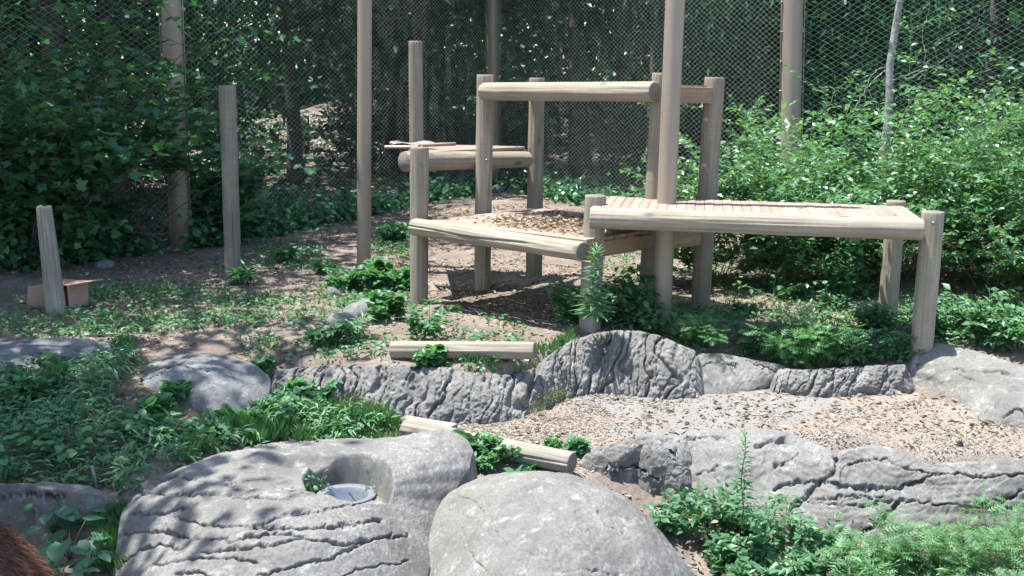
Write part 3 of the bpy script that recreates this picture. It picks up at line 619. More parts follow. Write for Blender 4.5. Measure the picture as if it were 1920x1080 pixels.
# ------------------------------------------------------------------ chain link fence
FN = thing('chain_link_fence', (-.4, 25.8, 0), 'tall galvanised chain link fence on tan steel posts bending away behind the decks', 'fence')
fp = [(-13.0, 9.8), (-6.75, 14.2), (-4.72, 16.6), (-.42, 25.6), (4.15, 17.3), (9.2, 14.2), (14, 11.5)]
def links(p0, p1, z1):
    p0 = np.array(p0); p1 = np.array(p1); L = np.linalg.norm(p1-p0); e = (p1-p0)/L; nrm = np.array([-e[1], e[0]])
    W = .068; hh = .04; n = int(L/W); m = int((z1+.1)/hh); s_ = (np.arange(n)+.5)*W
    k = np.arange(m+1); side = np.where((k[None]+np.arange(n)[:, None]) % 2 == 0, -1, 1)
    S_ = s_[:, None]+side*W*.5; sag = .0
    X = p0[0]+e[0]*S_; Y = p0[1]+e[1]*S_; Z = np.broadcast_to((k*hh)[None], X.shape)+gz(X[:, :1], Y[:, :1])-.05
    bulge = .03*vn(np.stack([X*.7, Y*.7, Z*.7], -1), 77)+.003*side; X = X+nrm[0]*bulge; Y = Y+nrm[1]*bulge
    C = np.stack([X, Y, Z], -1); r = .0025
    off = np.array([[e[0]*r, e[1]*r, 0], [-e[0]*r*.5+nrm[0]*r, -e[1]*r*.5+nrm[1]*r, 0], [-e[0]*r*.5-nrm[0]*r, -e[1]*r*.5-nrm[1]*r, 0]])
    V = C[:, :, None]+off[None, None]; V = V.reshape(-1, 3)
    base = (np.arange(n)[:, None]*(m+1)+np.arange(m)[None]).ravel()*3
    Fs = [np.stack([base+j, base+(j+1) % 3, base+3+(j+1) % 3, base+3+j], 1) for j in range(3)]
    return V, np.concatenate(Fs)
for (p0, p1) in zip(fp[1:-2], fp[2:-1]):
    V, Fc = links(p0, p1, 4.6); o = mk('wire_mesh', V, Fc, M['wire'], FN); o['kind'] = 'stuff'
for i, (bx, tx, Y, dia) in enumerate(((338, 320, 16.6, .285), (925, 925, 25.6, .26), (1478, 1487, 17.3, .29))):
    o, bb, top = steel('fence_post', bx, tx, Y, dia, FN)
    for s_ in (-1, 1):
        P = np.array([bb+[s_*(dia/2+.022), -.0, .3], top+[s_*(dia/2+.022), -.0, 0]]); V, Fc = tube(P, .009, 6); mk('tension_bar', V, Fc, M['pole'], o)
        for k in range(9):
            z = .5+k*.42; f_ = (z-bb[2])/(top[2]-bb[2]); c = bb+(top-bb)*f_
            V, Fc = tube([c+[s_*(dia/2-.01), -.02, 0], c+[s_*(dia/2+.034), -.02, 0]], .012, 6); mk('clamp', V, Fc, M['pole'], o)

# ------------------------------------------------------------------ leaf templates (y = along the leaf, z = up)
def fan(pts, c=(0, .42, .0)):
    V = [c]+pts; n = len(pts); return np.array(V, float), [(0, i+1, (i+1) % n+1) for i in range(n)]
OV = (np.array([(0, 0, 0), (-.2, .22, .05), (-.3, .5, .07), (0, .5, -.01), (.3, .5, .07), (.2, .22, .05), (0, 1, -.1)]), [(0, 3, 1), (1, 3, 2), (0, 5, 3), (5, 4, 3), (2, 3, 6), (3, 4, 6)])
LANCE = (np.array([(0, 0, 0), (-.11, .4, .04), (0, .42, 0), (.11, .4, .04), (0, 1, -.16)]), [(0, 2, 1), (0, 3, 2), (1, 2, 4), (2, 3, 4)])
DIA = (np.array([(0, 0, 0), (-.32, .45, .08), (0, 1, -.05), (.32, .45, .08)]), [(0, 3, 1), (1, 3, 2)])
HEART = fan([(0, .08, .0), (.22, -.04, .05), (.42, .18, .08), (.40, .5, .07), (.2, .82, .02), (0, 1.0, -.07), (-.2, .82, .02), (-.40, .5, .07), (-.42, .18, .08), (-.22, -.04, .05)], (0, .4, -.02))
MAPLE = fan([(0, 0, 0), (.28, .03, .03), (.2, .17, .0), (.55, .3, .06), (.42, .42, 0), (.5, .68, .05), (.24, .6, 0), (.0, 1.05, -.08), (-.24, .6, 0), (-.5, .68, .05), (-.42, .42, 0), (-.55, .3, .06), (-.2, .17, 0), (-.28, .03, .03)], (0, .35, -.03))
def _fern():
    V = []; Fc = []
    def tri(a, b, c): Fc.append((len(V), len(V)+1, len(V)+2)); V.extend([a, b, c])
    tri((-.025, 0, 0), (.025, 0, 0), (0, 1.0, -.14))
    for y, l in ((.22, .30), (.40, .36), (.58, .30), (.74, .2), (.87, .12)):
        for s_ in (-1, 1):
            tri((0, y-.05, 0), (s_*l, y+.16, -.03), (0, y+.055, 0))
            tri((s_*l*.4, y+.03, 0), (s_*l*.55, y+.17, .01), (s_*l*.62, y+.07, -.01))
    return np.array(V, float), Fc
FERN = _fern()
def _tuft():
    V = []; Fc = []; rg = random.Random(3)
    for i in range(7):
        a = rg.uniform(0, 6.28); b = rg.uniform(.1, .5); w_ = .035
        V += [(math.cos(a+1.57)*w_, math.sin(a+1.57)*w_, 0), (-math.cos(a+1.57)*w_, -math.sin(a+1.57)*w_, 0), (math.cos(a)*b*.4, math.sin(a)*b*.4, .6), (math.cos(a)*b, math.sin(a)*b, 1-b*.3)]
        k = 4*i; Fc += [(k, k+1, k+2), (k+1, k+3, k+2)]
    return np.array(V), Fc
def unit(a): return a/(np.linalg.norm(a, axis=-1, keepdims=True)+1e-9)
def leafarr(tm, pos, fwd, up, size):
    V, Fc = tm; fwd = unit(fwd); sd = unit(np.cross(fwd, up)); nr = np.cross(sd, fwd); size = np.broadcast_to(np.asarray(size, float), (len(pos),))
    P = pos[:, None]+size[:, None, None]*(V[None, :, 0, None]*sd[:, None]+V[None, :, 1, None]*fwd[:, None]+V[None, :, 2, None]*nr[:, None])
    k = len(V); Fa = np.array(Fc); FF = (Fa[None]+(np.arange(len(pos))*k)[:, None, None]).reshape(-1, Fa.shape[1])
    return P.reshape(-1, 3), FF
TM = {}
def leaves(name, tm, tmname, L, mat, parent, nobj=0, pieces='leaf'):
    """L = (pos, fwd, up, size) in world space; the nobj leaves nearest the camera become leaf objects sharing one mesh"""
    pos, fwd, up, size = L; size = np.broadcast_to(np.asarray(size, float), (len(pos),)).copy()
    if nobj:
        key = (tmname, mat); me = TM.get(key)
        if me is None: me = TM[key] = mesh(pieces, tm[0], tm[1], M[mat], smooth=False)
        o = np.argsort(pos[:, 1]-.3*pos[:, 2]); sel = o[:nobj]; rest = o[nobj:]
        f = unit(fwd); sd = unit(np.cross(f, up)); nr = np.cross(sd, f); org = ORG.get(parent.name, np.zeros(3)) if parent else np.zeros(3)
        for i in sel:
            s_ = size[i]; Mx = Matrix(((sd[i][0]*s_, f[i][0]*s_, nr[i][0]*s_, pos[i][0]-org[0]), (sd[i][1]*s_, f[i][1]*s_, nr[i][1]*s_, pos[i][1]-org[1]), (sd[i][2]*s_, f[i][2]*s_, nr[i][2]*s_, pos[i][2]-org[2]), (0, 0, 0, 1)))
            put(pieces, me, parent, Mx)
        pos, fwd, up, size = pos[rest], fwd[rest], up[rest], size[rest]
    V, Fc = leafarr(tm, pos, fwd, up, size); o = mk(name, V, Fc, M[mat], parent, smooth=False); return o

# shrub grown from arching canes with side twigs
def cane_plant(base, h, r, ncane, seed, ntwig=5, nleaf=9, ls=.08, droop=.35, lean=(0, 0), stemr=.006, zmin=.1, spread=1.):
    rg = np.random.RandomState(seed); st = Acc(); P = []; Fw = []; U = []; Sz = []
    for c in range(ncane):
        az = rg.uniform(0, 6.283); tilt = abs(rg.normal(0, .42))*spread+.06; L = h*rg.uniform(.55, 1.15)
        b0 = np.array(base)+np.array([math.cos(az), math.sin(az), 0])*rg.uniform(0, r*.35)
        d = np.array([math.cos(az)*math.sin(tilt)+lean[0], math.sin(az)*math.sin(tilt)+lean[1], math.cos(tilt)]); d /= np.linalg.norm(d)
        pts = [b0]; n = 9
        for k in range(n):
            d = d+np.array([math.cos(az), math.sin(az), 0])*.05+np.array([0, 0, -droop*.13*(k/n)])+rg.normal(0, .05, 3); d /= np.linalg.norm(d); pts.append(pts[-1]+d*L/n)
        pts = np.array(pts); st.add(*tube(pts, np.linspace(stemr, stemr*.35, n+1), 5, False))
        def run(pt, cnt, s0):
            m = len(pt)-1
            for i in range(cnt):
                u_ = s0+(1-s0)*(i+rg.uniform(0, .8))/cnt*m/m; q_ = u_*m; a0 = int(min(q_, m-1)); f_ = q_-a0; p = pt[a0]*(1-f_)+pt[a0+1]*f_; t = unit(pt[a0+1]-pt[a0])
                if p[2]-base[2] < zmin: continue
                side = np.cross(t, [0, 0, 1]); side = unit(side)*(1 if i % 2 else -1)
                fw = side*.8+t*.5+rg.normal(0, .3, 3)+np.array([0, 0, -.15]); P.append(p+unit(fw)*ls*.15); Fw.append(fw); U.append(np.array([0, 0, 1.])+rg.normal(0, .38, 3)); Sz.append(ls*rg.uniform(.6, 1.2))
        run(pts, nleaf, .35)
        for k in range(ntwig):
            q_ = rg.uniform(.2, .97)*n; a0 = int(q_); p = pts[a0]*(1-(q_-a0))+pts[min(a0+1, n)]*(q_-a0); a2 = rg.uniform(0, 6.283)
            dd = unit(np.array([math.cos(a2)*.8, math.sin(a2)*.8, rg.uniform(.0, .8)])+d*.3); tl = L*rg.uniform(.15, .34); tp = [p]
            for j in range(4): dd = unit(dd+np.array([0, 0, -.06])+rg.normal(0, .08, 3)); tp.append(tp[-1]+dd*tl/4)
            tp = np.array(tp); st.add(*tube(tp, np.linspace(stemr*.5, stemr*.2, 5), 3, False)); run(tp, nleaf, .1)
    return st.arr(), (np.array(P), np.array(Fw), np.array(U), np.array(Sz))
def shrub(name, base, h, r, ncane, seed, tm, tmn, mat, label, cat='shrub', group=None, nobj=0, leafname='foliage', stemmat='stem', **kw):
    t = thing(name, base, label, cat, group); (SV, SF), L = cane_plant(base, h, r, ncane, seed, **kw)
    mk('stem', SV, SF, M[stemmat], t); leaves(leafname, tm, tmn, L, mat, t, nobj); return t
def copy_tree(o, loc, rz, sc, label=None, parent=None):
    c = o.copy(); COL.objects.link(c)
    if parent is None: c.location = loc; c.rotation_euler = (0, 0, rz); c.scale = (sc, sc, sc) if np.isscalar(sc) else sc
    else: c.parent = parent
    if label: c['label'] = label
    for ch in o.children: copy_tree(ch, None, None, None, None, c)
    return c

# ------------------------------------------------------------------ big shrub bank on the right
gx = lambda x, y: float(gz(np.array([x]), np.array([y]))[0])
bank = [ # X, Y, h, r, canes, leafobj, label
 (3.1, 13.0, 2.0, .8, 30, 40, 'leafy shrub growing behind the right end of the upper deck'),
 (3.9, 13.2, 1.5, .8, 30, 40, 'shrub filling the gap behind the long right deck, left of the last post'),
 (4.6, 13.6, 2.4, .9, 34, 40, 'tall leafy shrub in front of the right fence post'),
 (5.4, 12.6, 1.6, .9, 34, 50, 'bushy bright shrub just behind the far right deck post'),
 (5.0, 14.8, 2.8, .9, 30, 20, 'tallest shoots of the shrub bank, around the pale bare sapling'),
 (6.1, 13.3, 2.5, 1., 36, 40, 'wide shrub with long shoots leaning right in the shrub bank'),
 (5.6, 11.3, 1.15, .8, 30, 50, 'lower shrub at the foot of the bank right of the last deck post'),
 (6.7, 12.0, 1.9, .9, 32, 30, 'shrub at the right edge of the photo behind the big pale boulder'),
 (2.3, 13.4, 1.5, .6, 22, 20, 'shrub seen between the steel pole and the upper deck post'),
 (7.2, 14.4, 2.6, 1., 30, 10, 'tall shrub in the top corner of the bank at the right edge'),
 (3.6, 14.6, 2.2, .9, 28, 10, 'shrub against the fence behind the bank, left of the fence post')]
for i, (X, Y, h, r, nc, no, lb) in enumerate(bank):
    shrub('shrub', (X, Y, gx(X, Y)), h, r, nc, 100+i, OV, 'ov', 'leaf_right', lb, group='shrubs of the bank on the right', nobj=no, ntwig=12, nleaf=12, ls=.09, droop=.55, spread=1.25, lean=(.22 if X > 4.5 else 0, -.08))
# ------------------------------------------------------------------ dark maple bush on the left, overhanging the fence
for i, (X, Y, h, r, nc, no, lb) in enumerate([
 (-5.3, 15.7, 3.0, 1., 34, 90, 'dark maple sapling overhanging the fence post with lobed leaves'),
 (-6.1, 14.5, 2.4, .9, 30, 60, 'dark leafy maple bush at the left edge inside the fence'),
 (-4.55, 17.3, 1.5, .5, 16, 30, 'maple bush behind the tall grey split post'),
 (-6.5, 16.0, 3.8, 1.2, 34, 0, 'maple bush outside the fence in the left background')]):
    shrub('maple_bush', (X, Y, gx(X, Y)), h, r, nc, 200+i, MAPLE, 'maple', 'leaf_maple', lb, group='maple bushes at the left fence', nobj=no, ntwig=9, nleaf=9, ls=.15, droop=.8, spread=1.1, stemr=.01, stemmat='bark', zmin=1.15 if i == 0 else .1)
# ivy along the foot of the left fence
iv = []
rg = np.random.RandomState(5)
for (p0, p1, hh, n) in (((-7.0, 13.6), (-4.75, 16.3), .75, 2300), ((-4.75, 16.3), (-2.6, 20.8), .7, 2200), ((-2.6, 20.8), (-.4, 25.2), .5, 1300), ((-.4, 25.2), (2.6, 19.8), .5, 1300)):
    t = rg.rand(n); x = p0[0]+(p1[0]-p0[0])*t+rg.normal(0, .22, n)+.1; y = p0[1]+(p1[1]-p0[1])*t+rg.normal(0, .22, n); z = np.abs(rg.normal(0, .5, n))*hh*(.4+.6*np.abs(vn(np.stack([x*1.3, y*1.3, 0*x], 1), 8)))
    iv.append(np.stack([x, y, gz(x, y)+z+.02], 1))
iv = np.concatenate(iv); iv = iv[np.hypot(iv[:, 0]+4.78, (iv[:, 1]-16.2)*.6) > .33]; n = len(iv)
o = leaves('ivy', HEART, 'heart', (iv, rg.normal(0, 1, (n, 3))*[1, 1, .3]+[0, -.6, -.4], rg.normal(0, .4, (n, 3))+[0, -.5, .9], rg.uniform(.07, .13, n)), 'leaf_maple', None); tag(o, 'dark ivy and creeper heaped along the foot of the fence', 'ivy', kind='stuff')

# ------------------------------------------------------------------ woodland behind
def crown_mesh(seed, kind='leaf'):
    rg = np.random.RandomState(seed); n = 90 if kind == 'pine' else 34 if kind == 'thin' else 64; P = []
    while len(P) < n:
        p = rg.uniform(-1, 1, 3)
        if np.linalg.norm(p) < 1 and np.linalg.norm(p) > .35: P.append(p*[3.6, 3.6, 3.9]+[0, 0, 0])
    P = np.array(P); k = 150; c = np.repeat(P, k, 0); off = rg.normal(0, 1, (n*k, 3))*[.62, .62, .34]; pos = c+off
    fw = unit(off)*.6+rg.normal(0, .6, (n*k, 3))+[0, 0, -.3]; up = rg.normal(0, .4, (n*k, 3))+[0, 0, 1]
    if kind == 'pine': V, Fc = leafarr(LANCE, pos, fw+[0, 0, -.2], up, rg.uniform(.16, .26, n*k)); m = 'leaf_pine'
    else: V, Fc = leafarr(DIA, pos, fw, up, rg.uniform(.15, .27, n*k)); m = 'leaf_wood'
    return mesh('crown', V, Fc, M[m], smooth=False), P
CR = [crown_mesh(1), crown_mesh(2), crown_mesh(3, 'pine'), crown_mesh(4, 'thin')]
def trunk_mesh(seed, h, r, limbs, dx=0.):
    rg = np.random.RandomState(seed); A = Acc(); k = np.linspace(0, 1, 12)
    P = np.stack([dx*k+.12*np.sin(k*5+seed), .1*np.cos(k*4+seed), k*h-.3], 1); A.add(*tube(P, r*(1-.65*k)*(1+.35*np.exp(-k*14)), 12))
    for l in limbs:
        s_ = P[rg.randint(5, 11)]; m_ = (s_+l)/2+[0, 0, -.3]; A.add(*tube(np.array([s_, m_, l]), [r*.28, r*.16, r*.06], 6))
    return mesh('trunk', *A.arr(), M['bark'])
TR = {}
def tree(X, Y, cz, sc, ci, r, label, group='woodland trees beyond the fence', rz=0., sy=1.):
    z = gx(X, Y); t = thing('tree', (X, Y, z), label, 'tree', group)
    me, cl = CR[ci]; key = (ci, round(cz*2), round(r*20), round(sc*5)); tm = TR.get(key)
    if tm is None: tm = TR[key] = trunk_mesh(ci+3, cz+sc*2.5, r, [c*sc+[0, 0, cz] for c in cl[:16]])
    a = put('trunk', tm, t); a.rotation_euler = (0, 0, rz)
    b = put('crown', me, t); b.location = (0, 0, cz); b.scale = (sc, sc, sc*sy); b.rotation_euler = (0, 0, rz); return t
tree(1.62, 28.5, 6.3, 1.15, 0, .26, 'big grey trunk standing beyond the fence in the upper middle of the photo', rz=.5)
trees = [
 (-9.6, 17.0, 7.2, 1.05, 1, .2), (-10.5, 11.0, 8.4, 1.1, 0, .22), (-7.3, 21.5, 5.2, 1.0, 0, .16), (-5.0, 26.5, 5.2, 1.1, 1, .18), (-12.5, 22, 6, 1.2, 0, .2),
 (-3.2, 31, 5.4, 1.1, 0, .18), (4.9, 23.5, 5.0, 1.05, 2, .17), (5.6, 30.5, 5.6, 1.2, 1, .2), (8.2, 20.5, 4.6, 1.0, 2, .18), (11, 18, 5.0, 1.1, 1, .2), (10.2, 26.5, 5.4, 1.2, 0, .2),
 (-15.5, 30, 6.5, 1.2, 1, .22), (-2.6, 41, 6, 1.3, 1, .2), (3.4, 38, 6, 1.3, 0, .2), (8.6, 38, 6, 1.4, 1, .2), (15, 30, 6, 1.4, 0, .2), (14.5, 42, 6.5, 1.5, 1, .22), (-19, 40, 6.5, 1.5, 0, .22), (-5, 50, 7, 1.4, 1, .2),
 (-15, 14, 8, 1.2, 1, .22)]
lab = ['leafy tree whose crown hangs over the left fence', 'tree outside the left edge shading the boulders', 'tree behind the maple bush, left of the slim steel pole', 'tree directly behind the slim steel pole', 'broad tree far left behind the maples',
 'tree behind the tallest platform post', 'soft feathery green tree behind the upper deck', 'dark tree right of the big trunk', 'feathery green tree behind the right fence post', 'tree in the top right corner behind the bare branches', 'dark tree far behind the right shrub bank',
 'far tree at the left behind the others', 'far tree near the middle left of the tallest post', 'far tree seen through the fence right of the middle', 'far tree behind the upper deck on the right', 'far tree beyond the right shrubs', 'farthest tree on the right', 'farthest tree on the left', 'far tree above the sunny patch of leaf litter',
 'second tree beyond the left edge of the photo']
for (X, Y, cz, sc, ci, r), lb in zip(trees, lab): tree(X, Y, cz, sc, ci, r, lb, rz=X*3.1)
# overhanging crowns that put the left half of the enclosure in dappled shade
tree(-7.9, 12.9, 8.6, 1., 3, .2, 'tall tree just outside the left edge whose crown shades the stump', rz=2.)
tree(-7.3, 9.6, 8.4, .9, 3, .17, 'tree outside the left edge dappling the domed boulder', rz=4.)
tree(-7.4, 6.2, 8.6, .9, 3, .17, 'tree outside the left edge nearest the viewer, shading the bear', rz=2.5)
tree(-7.3, 18.9, 9.3, 1.12, 3, .2, 'tree behind the left fence whose crown reaches over the bare earth', rz=1.)
tree(-2.2, 27.6, 8.4, 1.0, 0, .19, 'tree beyond the bend of the fence, between the slim pole and the far fence post', rz=3.)
tree(3.0, 24.0, 8.2, .9, 0, .17, 'tree behind the top log of the upper deck', rz=5.)
# understory shrubs: one grown plant copied
us0 = thing('understory_shrub', (-3.6, 29, gx(-3.6, 29)), 'dark undergrowth shrub beyond the fence behind the slim steel pole', 'shrub', 'undergrowth beyond the fence')
(SV, SF), L = cane_plant((-3.6, 29, gx(-3.6, 29)), 2.6, 1.3, 26, 301, ntwig=8, nleaf=9, ls=.17, droop=.6, stemr=.012, spread=1.3)
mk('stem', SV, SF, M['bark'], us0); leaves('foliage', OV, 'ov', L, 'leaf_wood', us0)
rg = random.Random(4); where = {-1: 'on the left', 0: 'in the middle', 1: 'on the right'}
spots = [(-9.5, 20.5), (-11, 26), (-7.4, 31.2), (-3.9, 33.5), (-1.0, 30.5), (-.2, 34), (2.9, 32), (3.6, 26.5), (5.4, 26), (6.6, 22.3), (7.7, 26.8), (9.3, 22.4), (10.5, 20), (12.4, 23), (1.0, 39), (5.6, 35), (9.5, 33), (-14, 27), (-16.5, 36), (14, 35), (-1.9, 36.5), (13, 17.5), (-8.4, 24)]
marks = ['left of the maple bush', 'far back behind the maples', 'beside the sunny leaf litter', 'right of the sunny leaf litter', 'behind the three-cornered deck', 'far behind the tallest deck post', 'behind the foot of the big trunk', 'below the upper log beam', 'seen under the upper deck at its right end',
 'left of the right fence post', 'far behind the right fence post', 'right of the right fence post', 'behind the pale sapling', 'behind the bare branches', 'deep in the shade under the upper deck', 'far back behind the steel pole', 'far back over the right shrub bank', 'far left in the deep shade', 'farthest back on the left', 'farthest back on the right', 'deep behind the far fence post', 'at the right edge above the bank', 'between the maple bush and the deep shade']
for (X, Y), mk_ in zip(spots, marks): copy_tree(us0, (X, Y, gx(X, Y)), rg.uniform(0, 6), rg.uniform(.8, 1.25), 'dark undergrowth shrub '+mk_)
# the far wood closing the view
rg = np.random.RandomState(9); n = 60000; x = rg.uniform(-36, 36, n); y = rg.uniform(50, 62, n); z = rg.uniform(-1, 13, n); keep = fbm(np.stack([x*.35, y*.2, z*.35], 1), 3, 4) > -.6-.05*(7-z)
keep &= ~((np.abs(x-1) < 9) & (z > 4.5) & (fbm(np.stack([x*.8, 0*x, z*.8], 1), 3, 8) > .3))
p = np.stack([x, y, z+2], 1)[keep]; n = len(p)
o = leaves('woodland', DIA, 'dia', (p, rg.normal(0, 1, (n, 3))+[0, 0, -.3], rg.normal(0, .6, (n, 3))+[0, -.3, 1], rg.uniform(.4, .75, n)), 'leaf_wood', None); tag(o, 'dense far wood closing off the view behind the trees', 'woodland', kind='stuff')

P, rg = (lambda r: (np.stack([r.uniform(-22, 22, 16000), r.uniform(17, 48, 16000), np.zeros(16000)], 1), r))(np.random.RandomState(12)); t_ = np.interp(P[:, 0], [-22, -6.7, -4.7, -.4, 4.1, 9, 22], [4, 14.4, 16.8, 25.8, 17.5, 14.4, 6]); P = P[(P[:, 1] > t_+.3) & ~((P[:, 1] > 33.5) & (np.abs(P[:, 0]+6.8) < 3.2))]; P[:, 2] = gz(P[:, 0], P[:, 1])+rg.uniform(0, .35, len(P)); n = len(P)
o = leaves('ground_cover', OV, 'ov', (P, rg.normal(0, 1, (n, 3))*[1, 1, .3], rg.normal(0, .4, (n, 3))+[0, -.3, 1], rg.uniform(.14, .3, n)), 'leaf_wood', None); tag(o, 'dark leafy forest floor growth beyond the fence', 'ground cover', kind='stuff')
P = np.stack([rg.uniform(-10, -3.6, 14000), rg.uniform(35, 43, 14000), np.zeros(14000)], 1); P[:, 2] = gz(P[:, 0], P[:, 1])+.02; n = len(P)
o = leaves('leaf_litter', DIA, 'dia', (P, rg.normal(0, 1, (n, 3))*[1, 1, .3], rg.normal(0, .5, (n, 3))+[0, -.3, 1], rg.uniform(.08, .16, n)), 'mulch', None); tag(o, 'pale sunlit leaf litter far beyond the iron fence', 'leaf litter', kind='stuff')

# pale sapling with bare branches by the right fence
SP = thing('sapling', (6.15, 18.3, gx(6.15, 18.3)), 'thin pale barked dead sapling beyond the right fence', 'tree')
b_ = at(1652, 330, 18.3); t_ = at(1690, -60, 18.3); b0 = np.array([b_[0]-.25, 18.3, gx(6, 18.3)]); k = np.linspace(0, 1, 14)[:, None]
P = np.where(k < .5, b0+(b_-b0)*k*2, b_+(t_-b_)*(k*2-1)); P[:, 0] += .03*np.sin(np.arange(14)*1.7)
V, Fc = tube(P, np.linspace(.085, .05, 14), 10); mk('trunk', V, Fc, M['bark_pale'], SP)
for pts in ([(1672,150),(1700,140),(1735,125),(1770,133),(1800,130)], [(1695,20),(1715,28),(1745,5)], [(1650,215),(1625,160),(1640,135),(1660,125)], [(1690,160),(1760,170),(1830,140),(1910,112)], [(1735,125),(1730,60),(1745,0)], [(1745,125),(1720,150)],
            [(1700,150),(1760,120),(1830,50),(1850,10)], [(1760,125),(1750,80),(1790,60),(1870,40)], [(1660,130),(1620,170),(1600,210)], [(1800,200),(1850,190),(1890,140)], [(1690,5),(1660,-10)]):
    P = np.array([at(x, y, 18.3+.004*(x-1680)+.1*math.sin(y)) for x, y in pts]); kk = np.linspace(0, len(P)-1, 16)
    P = np.stack([np.interp(kk, range(len(P)), P[:, c]) for c in range(3)], 1)+np.random.RandomState(int(pts[0][0])).normal(0, .01, (16, 3))
    V, Fc = tube(P, np.linspace(.010, .004, 16), 5); mk('branch', V, Fc, M['bark_pale'], SP)
# far low iron fence in front of the sunny patch
IF = thing('iron_fence', (-7, 34.5, 0), 'low black iron fence with square posts in front of the sunny leaf litter', 'fence')
for px, wd in ((575, .26), (548, .1), (700, .1), (480, .1), (640, .06)):
    x = (px-960)/F*34.5; V, Fc = tube([(x, 34.5, gx(x, 34.5)-.1), (x, 34.5, 1.35 if wd > .2 else 1.2)], wd/2, 4); mk('post', V, Fc, M['iron'], IF, smooth=False)
for z in (.32, .95):
    V, Fc = tube([(-8.5, 34.5, z), (-3.8, 34.5, z)], .025, 4); mk('rail', V, Fc, M['iron'], IF)
o = mk('bank_kerb', *tube([(-8.6, 34.2, .05), (-3.6, 34.2, .05)], .2, 4), M['iron'], IF)

# ------------------------------------------------------------------ loose logs, bowl, box, stones
a, b = at(735, 656, 9.95), at(1003, 657, 9.65); o = log('fallen_log', a, b, .08, .072, mat='wood', seed=41, checks=2); tag(o, 'short pale log lying on the earth above the crag wall', 'log')
a, b = at(760, 800, 9.0), at(1073, 868, 8.25); a[2] = gx(a[0], a[1])+.06; o = log('half_log', a, at(1073, 868, 8.25), .085, .082, mat='wood_grey', seed=43, checks=2); tag(o, 'long grey weathered log lying aslant at the edge of the mulch basin', 'log')
a, b = at(757, 792, 9.2), at(850, 812, 9.0); box('timber_slab', (a+b)/2+[0, 0, .04], (b-a)/2, (.02, .06, 0), (0, 0, .018), 'wood_grey', None); tag(bpy.context.scene.objects['timber_slab'], 'short flat grey slab of timber behind the broad boulder', 'timber')
# feeding bowl
BC = np.array([-1.09, 7.37, -.365]); prof = [(r_*1.1, z_) for r_, z_ in [(.0, -.17), (.085, -.17), (.10, -.16), (.120, -.035), (.135, -.005), (.172, .004), (.178, .0), (.178, -.008), (.142, -.014), (.105, -.17), (.0, -.182)]]
def lathe(prof, c, seg=48):
    th = np.arange(seg)*2*math.pi/seg; V = [(c[0]+r*math.cos(t), c[1]+r*math.sin(t), c[2]+z) for r, z in prof for t in th]
    return np.array(V), [(i*seg+j, i*seg+(j+1) % seg, (i+1)*seg+(j+1) % seg, (i+1)*seg+j) for i in range(len(prof)-1) for j in range(seg)]
BW = thing('feeding_bowl', BC+[0, 0, -.11], 'round dull steel feeding bowl with a wide rim sunk in the boulder hollow', 'bowl')
V, Fc = lathe(prof[4:9], BC); mk('rim', V, Fc, M['steel'], BW)
V, Fc = lathe(prof[:5], BC); mk('basin', V, Fc, M['steel'], BW)
V, Fc = tube([BC+[.0, .12, -.035], BC+[.075, .0, -.07]], .006, 6); mk('latch', V, Fc, M['iron'], BW)
def sprig(px, py, Y, n, ls, seed, label, tm=OV, z=None):
    p = at(px, py, Y); rg = np.random.RandomState(seed); pos = p+rg.normal(0, 1, (n, 3))*[.045, .03, .03]
    t = thing('seedling', p, label, 'plant'); leaves('foliage', tm, 'ov', (pos, rg.normal(0, 1, (n, 3))+[0, -.3, .2], rg.normal(0, .4, (n, 3))+[0, -.3, 1], rg.uniform(.6, 1.1, n)*ls), 'leaf_weed', t)
    A = Acc(); [A.add(*tube([p+[0, 0, -.1], q_], .002, 3, False)) for q_ in pos[::2]]; mk('stem', *A.arr(), M['stem'], t)
sprig(593, 905, 7.45, 26, .05, 1, 'small green seedling in the hollow left of the steel bowl'); sprig(700, 912, 7.45, 8, .055, 2, 'tiny seedling in the hollow right of the steel bowl')
# cardboard box
CB = thing('cardboard_box', ground(np.array(128.), np.array(574.)), 'open brown cardboard box lying behind the leaning stump', 'box'); p = ground(np.array(128.), np.array(574.))
def panel(name, q4, mat): 
    q4 = np.array(q4, float); nrm = unit(np.cross(q4[1]-q4[0], q4[3]-q4[0]))*.004; V = np.concatenate([q4-nrm, q4+nrm]); mk(name, V, [(0, 3, 2, 1), (4, 5, 6, 7), (0, 1, 5, 4), (1, 2, 6, 5), (2, 3, 7, 6), (3, 0, 4, 7)], mat, CB, smooth=False)
w1, w2, hb = np.array([.27, -.09, 0]), np.array([.10, .28, 0]), np.array([0, 0, .25]); o0 = p+[-.19, -.1, 0]
fr_ = [o0, o0+w1, o0+w1+w2, o0+w2]
panel('side', [fr_[1], fr_[2], fr_[2]+hb, fr_[1]+hb], M['card']); panel('side', [fr_[0], fr_[3], fr_[3]+hb, fr_[0]+hb], M['card_in'])
panel('side', [fr_[3], fr_[2], fr_[2]+hb, fr_[3]+hb], M['card_in']); panel('top', [fr_[0]+hb, fr_[1]+hb, fr_[2]+hb, fr_[3]+hb], M['card'])
panel('flap', [fr_[2]+hb, fr_[1]+hb, fr_[1]+hb+[.17, -.02, .03], fr_[2]+hb+[.17, -.02, .02]], M['card']); panel('flap', [fr_[0], fr_[0]+hb, fr_[0]+hb+[-.13, -.1, -.01], fr_[0]+[-.16, -.1, 0]], M['card'])
